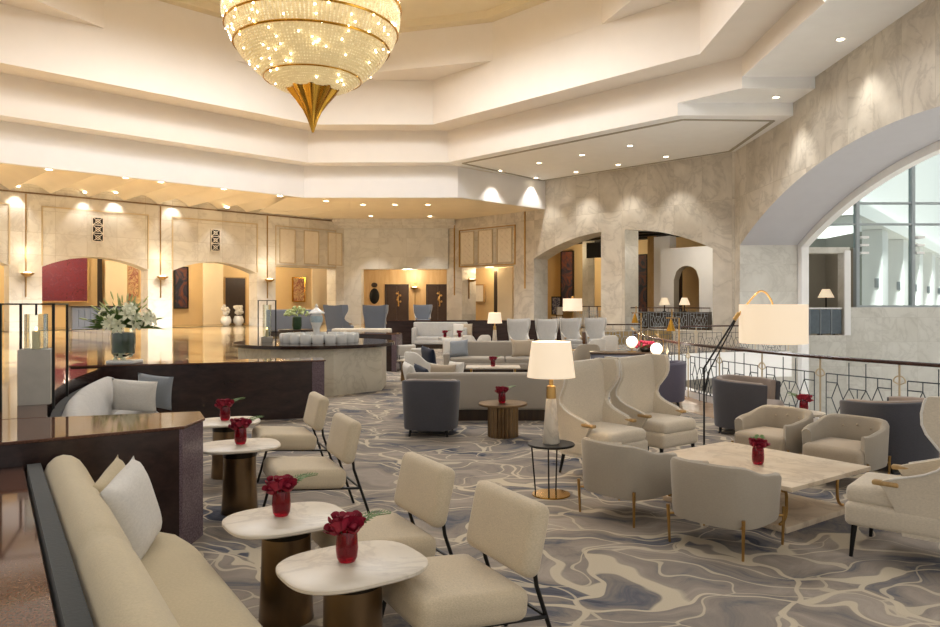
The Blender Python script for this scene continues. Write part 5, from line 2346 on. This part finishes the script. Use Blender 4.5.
for px, Y, lab, dx in ((547, 23.2, 'winged chair in the far row, second from the left of the four', -.05), (572, 24.4, 'winged chair in the far row, third from the left, under the drum-shade lamp', .2), (596, 24.6, 'winged chair in the far row, rightmost of the four', .0)):
    dup(w2, (PX(px, Y), Y, 0), face_rot(dx, -1), lab, 'far winged chairs')
# lamp with a drum shade behind the far row
LZ = 27.0
t = thing('floor_lamp', 'lit lamp with a wide white drum shade behind the far winged chairs', 'lamp', (PX(572.5, LZ), LZ, 0))
z0, z1 = ZY(311, LZ), ZY(298.5, LZ)
mb = MB()
mb.lathe([(.36, z0), (.35, z1)], 32, cap=False)
mb.lathe([(.355, z0), (.345, z1)], 32, cap=False)
mb.build('drum_shade', M['shade'], t)
mb = MB()
mb.lathe([(.2, 0), (.2, .02), (.02, .03), (.02, z1), (.05, z1 + .06), (0, z1 + .1)], 16)
mb.build('stand', M['brass'], t)
lamp_light((0, 0, (z0 + z1) / 2), 6, (1, .85, .62), .1, t)


# dining chairs of the bar room seen over the far railing
def dining_chair(label, group):
    t = thing('dining_chair', label, 'chair', group=group)
    mb = MB()
    mb.rbox((0, 0, .44), (.46, .46, .07), .03, 4)
    mb.build('seat', M['cream'], t)
    mb = MB()
    mb.rbox((0, -.22, .78), (.46, .05, .42), .02, 4)
    mb.build('backrest', M['cream'], t)
    for x in (-.21, .21):
        for y in (-.22, .2):
            mb = MB()
            mb.tube([(x, y - (.05 if y < 0 else 0), 0), (x, y, .44), (x, y - (.03 if y < 0 else 0), 1.0 if y < 0 else .45)], .02, 6)
            mb.build('leg', M['redwood'], t)
    return t


dc = dining_chair('red-framed dining chair left of the white drum-shade lamp, inside the double arch', 'bar room dining chairs')
p = on_mid(557, 2.2)
dc.location, dc.rotation_euler = (p[0], p[1], GZ), (0, 0, .6)
for px, lab in ((603, 'red-framed dining chair right of the white drum-shade lamp'),):
    p = on_mid(px - 8, 2.0)
    dup(dc, (p[0], p[1], GZ), -.5, lab, 'bar room dining chairs')

# dark console with globe lamps, brass lamp and red flowers behind the winged chairs
CY = 14.6
t = thing('console_table', 'dark low console behind the winged chairs, with globe lamps and red flowers', 'cabinet', (PX(622, CY), CY, 0), -.1)
mb = MB()
mb.box(-.62, .62, -.25, .25, .03, .72, .01)
mb.build('body', M['dark'], t)
mb = MB()
mb.box(-.64, .64, -.27, .27, .72, .75, .006)
mb.build('top', M['darkwood'], t)
mb = MB()
mb.box(-.5, .5, -.2, .2, 0, .03)
mb.build('plinth', M['black'], t)
t = thing('flower_bowl', 'loose arrangement of red flowers on the dark console', 'vase of flowers', (PX(645, CY), CY - .05, .75))
mb = MB()
mb.lathe([(0, 0), (.08, 0), (.12, .06), (.11, .09), (0, .08)], 20)
mb.build('bowl', M['bronzedk'], t)
mb = MB()
for k in range(40):
    a = rg.uniform(0, 2 * PI)
    r = rg.uniform(0, .24)
    mb.sphere((r * math.cos(a), r * math.sin(a) * .6, .1 + rg.uniform(0, .13) * (1 - r)), .03, 6, 5)
mb.build('flower_heads', M['rose'], t)
mb = MB()
for k in range(16):
    a = rg.uniform(0, 2 * PI)
    fern(mb, (0, 0, .08), (.22 * math.cos(a), .15 * math.sin(a), .16), 6, .04)
mb.build('leaves', M['leaf'], t)
for px, py, Y, lab in ((632, 342, 14.55, 'glowing white globe lamp on the dark console, left of the red flowers'), (656.5, 349, 14.0, 'glowing white globe lamp right of the red flowers, before the railing')):
    z = ZY(py, Y)
    bz = .75 if px < 650 else 0
    t = thing('globe_lamp', lab, 'lamp', (PX(px, Y), Y, bz), 0, 'globe lamps')
    mb = MB()
    mb.sphere((0, 0, z - bz), .115, 20, 14)
    mb.build('globe', M['globe'], t)
    mb = MB()
    mb.lathe([(.09, 0), (.09, .015), (.012, .02), (.012, z - bz - .11)], 16)
    mb.tube([(.0, 0, z - bz - .11), (.13, 0, z - bz - .05), (.13, 0, z - bz + .16), (-.02, 0, z - bz + .3)], .008, 6)
    mb.build('stand', M['brass'], t)
    lamp_light((0, 0, z - bz + .25), 1.5, (1, .88, .7), .1, t)
# brass reading lamps with cone shades near the railing bend
for px0, px1, pyt, Y, cone, lab in ((679, 666, 318, 13.3, (671, 331), 'brass frame lamp with a gold cone shade in front of the railing bend'), (641, 632, 313, 17.0, (635, 323), 'slim brass frame lamp with a small pale cone shade behind the console')):
    X = PX(px0, Y)
    t = thing('reading_lamp', lab, 'lamp', (X, Y, 0), 0, 'brass frame lamps')
    dx = PX(px1, Y) - X
    zt = ZY(pyt, Y)
    mb = MB()
    mb.tube([(0, 0, .01), (0, 0, zt), (dx, 0, zt)], .014, 6)
    mb.tube([(dx * .55, 0, zt), (dx * .55, 0, zt + .16)], .012, 6)
    mb.lathe([(.12, 0), (.12, .015), (0, .02)], 20)
    mb.build('frame', M['brass'], t)
    cxp, cyp = PX(cone[0], Y) - X, ZY(cone[1], Y)
    mb = MB()
    mb.lathe([(.085, cyp), (.02, cyp + .2), (.012, cyp + .22)], 20, cx=cxp)
    mb.build('cone_shade', M['gold'], t)

# blue chairs on the gallery
bc = wing_chair('blue winged armchair on the gallery before the lift lobby, right of the marble pillar', M['blue'], 'blue gallery chairs')
bc.location, bc.rotation_euler = (PX(376, 23.6), 23.6, GZ), (0, 0, face_rot(0.0, 1))
for px, Y, dx, dy, lab in ((340, 23.0, .5, 1, 'blue winged armchair on the gallery left of the marble pillar'), (423, 31.5, .2, -1, 'blue-grey winged armchair on the gallery between the two lift doors')):
    dup(bc, (PX(px, Y), Y, GZ), face_rot(dx, dy), lab, 'blue gallery chairs')
sofa('slate blue sofa on the gallery behind the green flower vase', 1.7, M['blue'], (PX(290, 27), 27, GZ), .1, 2, 'sofas', .95, .7)
t = thing('gallery_bench', 'cream bench on the gallery before the blue winged armchairs', 'bench', (PX(362, 21.6), 21.6, GZ), 0)
mb = MB()
mb.rbox((0, 0, .36), (1.7, .5, .14), .04, 6)
mb.build('seat', M['cream'], t)
mb = MB()
mb.box(-.8, .8, -.2, .2, 0, .30)
mb.build('base', M['darkwood'], t)
# white orchid pots in the second arch
for px, lab in ((226, 'white round planter with pale blooms in the second arch, left of two'), (238.5, 'white round planter with pale blooms in the second arch, right of two')):
    p = on_corr(px, 2.4)
    t = thing('planter', lab, 'planter', (p[0], p[1], GZ), 0, 'white planters in the second arch')
    mb = MB()
    mb.lathe([(0, 0), (.16, 0), (.27, .15), (.28, .3), (.2, .5), (0, .45)], 20)
    mb.build('pot', M['ceramic'], t)
    mb = MB()
    for k in range(26):
        a = rg.uniform(0, 2 * PI)
        mb.sphere((.22 * math.cos(a) * rg.random(), .22 * math.sin(a) * rg.random(), .55 + rg.random() * .5), .09, 6, 5)
    mb.build('blooms', M['white'], t)
# lamp on a table in the alcove by the atrium
AX = PX(826, 34.2)
t = thing('side_table', 'small table behind the glass balustrade of the alcove', 'table', (AX, 34.2, .3))
mb = MB()
mb.box(-.35, .35, -.25, .25, .95, 1.0)
mb.build('tabletop', M['darkwood'], t)
for x in (-.3, .3):
    mb = MB()
    mb.box(x - .03, x + .03, -.2, .2, 0, .95)
    mb.build('leg', M['darkwood'], t)
t = thing('table_lamp', 'lit pleated-shade lamp in the grey alcove beside the tall window', 'lamp', (AX, 34.2, 1.3))
mb = MB()
mb.lathe([(.12, 0), (.12, .04), (.035, .08), (.03, .75)], 14)
mb.build('base', M['black'], t)
mb = MB()
mb.lathe([(.36, .70), (.17, 1.09)], 24, cap=False)
mb.lathe([(.355, .70), (.165, 1.09)], 24, cap=False)
mb.build('lamp_shade', M['shade'], t)


# ------------------------------------------------------------------ railings
def seg_len(path):
    s = [0]
    for a, b in zip(path, path[1:]):
        s.append(s[-1] + math.dist(a, b))
    return s


def along(path, S, d):
    for i in range(len(path) - 1):
        if S[i + 1] >= d or i == len(path) - 2:
            f = (d - S[i]) / max(1e-6, S[i + 1] - S[i])
            a, b = path[i], path[i + 1]
            return (a[0] + (b[0] - a[0]) * f, a[1] + (b[1] - a[1]) * f)


def panel_segments():
    """line pattern of one railing panel in unit coordinates"""
    s = [((0, .14), (1, .14)), ((0, .80), (1, .80)), ((0, .14), (0, .80)), ((1, .14), (1, .80)),
         ((.36, .80), (.36, .98)), ((.62, .80), (.62, .98)), ((.36, .0), (.36, .14)), ((.62, 0), (.62, .14)),
         ((0, .68), (.19, .68)), ((.19, .68), (.19, .80)), ((.81, .68), (1, .68)), ((.81, .68), (.81, .80)),
         ((.36, .62), (.62, .62)), ((.36, .62), (.36, .80)), ((.62, .62), (.62, .80)), ((.49, .62), (.49, .5))]
    for c in (.19, .36, .62, .81):
        top = .68 if c in (.19, .81) else .62
        s += [((c, top), (c - .095, .46)), ((c - .095, .46), (c, .26)), ((c, .26), (c + .095, .46)), ((c + .095, .46), (c, top)), ((c, .26), (c, .14))]
    for c in (.275, .49, .715):
        s += [((c - .07, .14), (c, .24)), ((c, .24), (c + .07, .14)), ((c, .24), (c, .30))]
    s += [((0, .46), (.095, .46)), ((.905, .46), (1, .46)), ((.455, .46), (.525, .46)), ((.36, .26), (.62, .26))]
    return s


def railing(label, path, z, H, step, group='railings', fine=True):
    t = thing('railing', label, 'railing', (path[0][0], path[0][1], z), 0, group)
    ox, oy = path[0]
    loc = [(p[0] - ox, p[1] - oy) for p in path]
    mb = MB()
    secs = []
    w, h = .036, .05
    for i, p in enumerate(loc):
        a, b = loc[max(i - 1, 0)], loc[min(i + 1, len(loc) - 1)]
        d = Vector((b[0] - a[0], b[1] - a[1])).normalized()
        nn = Vector((-d.y, d.x))
        secs.append([(p[0] + nn.x * w * cx_, p[1] + nn.y * w * cx_, H + h * cz) for cx_, cz in ((-1, -.9), (-1, -.25), (-.6, 0), (.6, 0), (1, -.25), (1, -.9))])
    mb.loft(secs)
    mb.build('handrail', M['redwood'], t)
    S = seg_len(loc)
    n = max(1, round(S[-1] / step))
    gap = .10
    for i in range(n + 1):
        p = along(loc, S, S[-1] * i / n)
        mb = MB()
        mb.box(p[0] - .009, p[0] + .009, p[1] - .009, p[1] + .009, 0, H - .04)
        q0 = along(loc, S, max(0, S[-1] * i / n - .08))
        q1 = along(loc, S, min(S[-1], S[-1] * i / n + .08))
        d = Vector((q1[0] - q0[0], q1[1] - q0[1])).normalized()
        zc = H * .74
        mb.tube([(p[0] + d.x * .075 * math.cos(a), p[1] + d.y * .075 * math.cos(a), zc + .075 * math.sin(a)) for a in [PI * k / 8 for k in range(9)]], .009, 5)
        mb.tube([(p[0] - d.x * .075, p[1] - d.y * .075, zc), (p[0], p[1], zc - .035), (p[0] + d.x * .075, p[1] + d.y * .075, zc)], .008, 5)
        mb.build('post', M['panelgold'] if fine else M['steel'], t)
    for i in range(n):
        a0, a1 = S[-1] * i / n + gap, S[-1] * (i + 1) / n - gap
        mb = MB()
        for (u0, v0), (u1, v1) in panel_segments():
            p = along(loc, S, a0 + (a1 - a0) * u0)
            q = along(loc, S, a0 + (a1 - a0) * u1)
            mb.tube([(p[0], p[1], v0 * (H - .05)), (q[0], q[1], v1 * (H - .05))], .0075, 4)
        mb.build('pattern_panel', M['mullion'] if not fine else M['iron'], t, smooth=False)
    return t


railing('long curved balcony railing with a dark handrail and diamond-patterned metal panels', offset_path(RAIL, -.06), .001, 1.0, 1.12)
a, b = (3.2, 26.8), (5.4, 26.2)
railing('straight far railing behind the rightmost far winged chair', [(PX(586, 25.2), 25.2), (PX(612, 25.1), 25.1), (PX(640, 25.0), 25.0)], 0, 1.02, .9, fine=False)
a, b = on_mid(630, .5), on_mid(710, .5)
railing('dark railing across the right half of the double arch', [a, ((a[0] + b[0]) / 2, (a[1] + b[1]) / 2), b], GZ, 1.0, 1.0, fine=False)
a, b = on_mid(575, 1.0), on_mid(602, 1.0)
railing('dark railing across the left half of the double arch', [a, ((a[0] + b[0]) / 2, (a[1] + b[1]) / 2), b], GZ, 1.05, 1.0, fine=False)
# alcove balustrade: framed glass panels
t = thing('balustrade', 'blue-grey glass balustrade of the alcove beside the tall window', 'railing', (13.4, 33.1, .3))
mb = MB()
mb.box(0, 2.45, -.04, .04, 1.18, 1.24)
mb.build('top_rail', M['softwhite'], t)
for i in range(5):
    mb = MB()
    mb.box(i * .49 + .03, i * .49 + .46, -.02, .02, .06, 1.16)
    o = mb.build('glass_panel', M['blueglass'], t)
    mb = MB()
    mb.box(i * .49 - .0, i * .49 + .03, -.03, .03, 0, 1.18)
    mb.build('post', M['steel'], t)

# ------------------------------------------------------------------ camera, sky, sun
cam = bpy.data.cameras.new('camera')
co = bpy.data.objects.new('camera', cam)
COL.objects.link(co)
co.location = (0, 0, CH)
co.rotation_euler = (PI / 2, 0, 0)
cam.sensor_width = 36
cam.lens = F / 940 * 36
cam.shift_x = (470 - CX) / 940
cam.shift_y = -(313.5 - HY) / 940
cam.clip_end = 200
SC.camera = co

W = bpy.data.worlds.new('sky')
SC.world = W
W.use_nodes = True
wn, wk = W.node_tree.nodes, W.node_tree.links
bg = wn['Background']
tc = wn.new('ShaderNodeTexCoord')
sep = wn.new('ShaderNodeSeparateXYZ')
wk.new(tc.outputs['Generated'], sep.inputs[0])
rp = wn.new('ShaderNodeValToRGB')
rp.color_ramp.elements[0].position = 0.0
rp.color_ramp.elements[0].color = (.88, .85, .80, 1)
rp.color_ramp.elements[1].position = .5
rp.color_ramp.elements[1].color = (.92, .94, .96, 1)
wk.new(sep.outputs['Z'], rp.inputs[0])
wk.new(rp.outputs[0], bg.inputs[0])
bg.inputs[1].default_value = WORLD
s = bpy.data.lights.new('sun', 'SUN')
s.energy = SUN
s.angle = math.radians(6)
s.color = (1, .96, .9)
so = bpy.data.objects.new('sun', s)
COL.objects.link(so)
so.rotation_euler = Vector((.25, .55, -.8)).to_track_quat('-Z', 'Y').to_euler()

SC.view_settings.view_transform = 'Standard'
SC.view_settings.look = 'None'
SC.view_settings.gamma = 1
SC.view_settings.use_curve_mapping = False
SC.view_settings.exposure = EXPO
